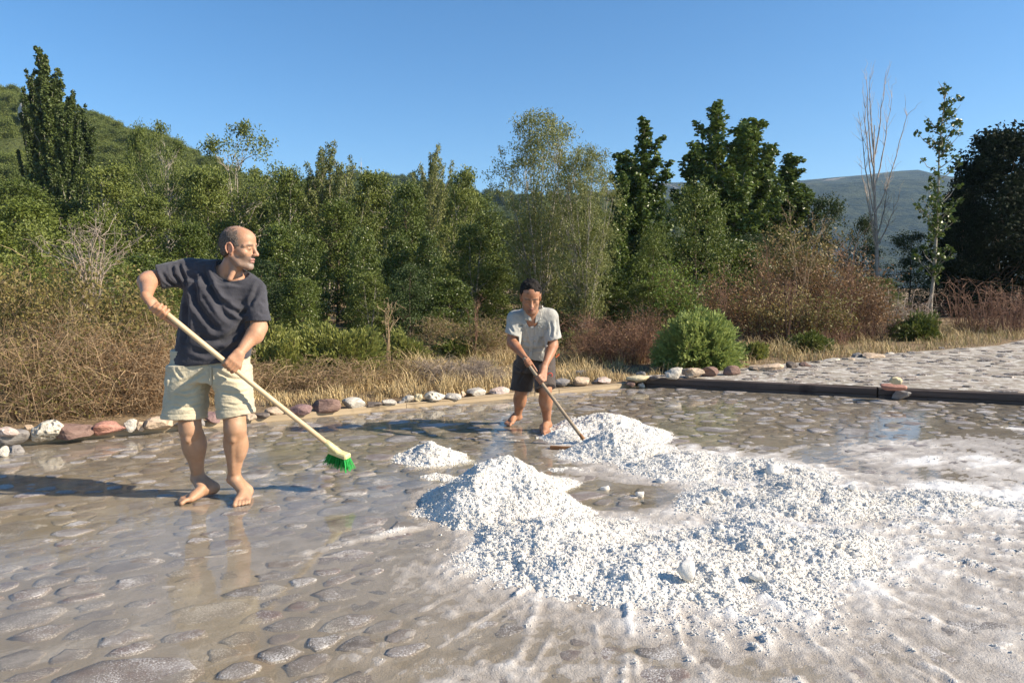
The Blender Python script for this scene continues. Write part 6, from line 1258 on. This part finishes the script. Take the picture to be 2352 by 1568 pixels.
    def patch(name, q, th, mat, parent, n=6, **kw):       # a piece of cloth lying on the shirt: corner places q, thickness th
        uu = np.linspace(0, 1, n); c = np.array(q, float); pts = np.array([[(c[0]*(1-u_)+c[1]*u_)*(1-v_)+(c[3]*(1-u_)+c[2]*u_)*v_ for u_ in uu] for v_ in uu]); d0 = np.array([[on_front(*p, 0.0) for p in r_] for r_ in pts])
        med = np.median(d0[..., 1]); d0[..., 1] = np.clip(d0[..., 1], med-.05, med+.05); o_ = np.array((0, -.93, .36)); top = d0+o_*th; bot = d0-o_*.012; V = np.concatenate([top.reshape(-1, 3), bot.reshape(-1, 3)]); G4 = grid_faces(n, n); i = np.arange(n*n).reshape(n, n); rim = np.concatenate([i[0], i[1:, -1], i[-1, -2::-1], i[-2:0:-1, 0]]); r2 = np.roll(rim, -1)
        return mk(name, V-base, np.concatenate([G4, np.stack([rim, r2, r2+n*n, rim+n*n], -1)]), mat, smooth=False, parent=parent, **kw)
    patch('collar', ((1199, 704), (1210, 700), (1221, 738), (1206, 735)), .022, M_ST, shirt); patch('collar', ((1234, 700), (1247, 704), (1243, 735), (1229, 742)), .022, M_ST, shirt)
    patch('placket', ((1219, 742), (1227, 742), (1222, 818), (1214, 818)), .004, M_ST, shirt, 8)
    for x0, x1, y0 in ((1192, 1213, 752), (1235, 1257, 748)):
        patch('pocket', ((x0+1, y0), (x1-1, y0), (x1-2, y0+25), (x0+2, y0+25)), .0045, M_ST, shirt); patch('pocket_flap', ((x0, y0-2), (x1, y0-2), (x1, y0+8), (x0, y0+8)), .009, M_ST, shirt)
    M_BUT = simple('pale_button', (.30, .28, .25), (.36, .33, .30), 9, .4)
    for a, b in ((1224, 757), (1223, 774), (1222, 791), (1220, 808)):
        V, F = ico(1); mk('button', V*np.array((.006, .003, .006))+on_front(a, b, .004)-base, F, M_BUT, smooth=True, parent=shirt)
    # shorts
    B = Sdf((-.14, 6.2, .18), (.56, 7.16, .90), .0066); B.put(loft(U(1228, 850, 6.80), U(1229, 806, 6.78), (1, 0, 0), [(0, .185, .145), (1, .172, .135)], 2.4), .02)
    B.put(loft(hR+UPX*.02, kR+(kR-hR)*.2, (1, 0, 0), [(0, .112, .125), (.5, .108, .115), (1, .112, .110)]), .03); B.put(loft(hL+UPX*.02, kL+(kL-hL)*.25, (1, 0, 0), [(0, .108, .125), (.5, .100, .112), (1, .098, .108)]), .03)
    pr_ = B.plane(U(1198, 899, 6.72), (-.10, -.05, -1)); pl_ = B.plane(U(1254, 885, 6.36), (.22, -.45, -1)); mid = (B.lo[0]+np.arange(B.n[0])*B.h)[:, None, None] < U(1227, 870, 6.7)[0]
    B.d = np.where(mid, np.maximum(B.d, pr_), np.maximum(B.d, pl_)); hollow(B, .014, np.where(mid, pr_ > -.08, pl_ > -.08)); M_DS = cloth_mat('dark_taupe_cotton', (.052, .040, .033), (.085, .067, .056), wr=30, bstr=.4)
    wr2 = [(f((1180, 850), (1195, 858), (1215, 852)), .008, .010), (f((1250, 845), (1262, 855), (1275, 852)), .008, .010), (f((1210, 850), (1200, 875), (1190, 892)), .008, .012)]
    shorts = garment('shorts', B, M_DS, root, base, 2, lambda V, Nn: crease(V, Nn, wr2)+.007*fbm(V, .09, 53, 3))
    def on_shorts(a, b, off):
        d_ = np.array(ray(a, b))
        for Yq in np.linspace(6.15, 7.0, 340):
            p = np.array((0, 0, CAM_H))+d_*(Yq/d_[1]); i = np.round((p-B.lo)/B.h).astype(int)
            if (i >= 0).all() and (i < B.n).all() and B.d[tuple(i)] < .002: return p-unit(d_)*off
        return U(a, b, 6.4)
    mr = simple('red_print', (.55, .05, .03), (.62, .08, .05), 20, .7); th = np.linspace(0, 6.283, 15)[:-1]; p = on_shorts(1263, 861, .004); P = np.stack([.022*np.cos(th), 0*th-.002, .020*np.sin(th)], -1); V, F = tubes(np.concatenate([P, P[:1]])[None]+p, np.full((1, 15), .004), 5); mk('emblem', V-base, F, mr, smooth=True, parent=shorts, label='small red ring printed on the left leg of the shorts')
    V, F = tubes(np.array([[on_shorts(1276, 820, .004), on_shorts(1281, 816, .008), on_shorts(1284, 812, .006)]]), np.full((1, 3), .010), 6); mk('strap', V-base, F, simple('orange_strap', (.55, .13, .04), (.62, .18, .07), 20, .7), smooth=True, parent=shorts)
    return root
man_two()
edge_stone(1193, 1222, 884, 912, 'dark', 400, 'dark stone on the kerb seen between the legs of the stooping man', name='kerb_stone')
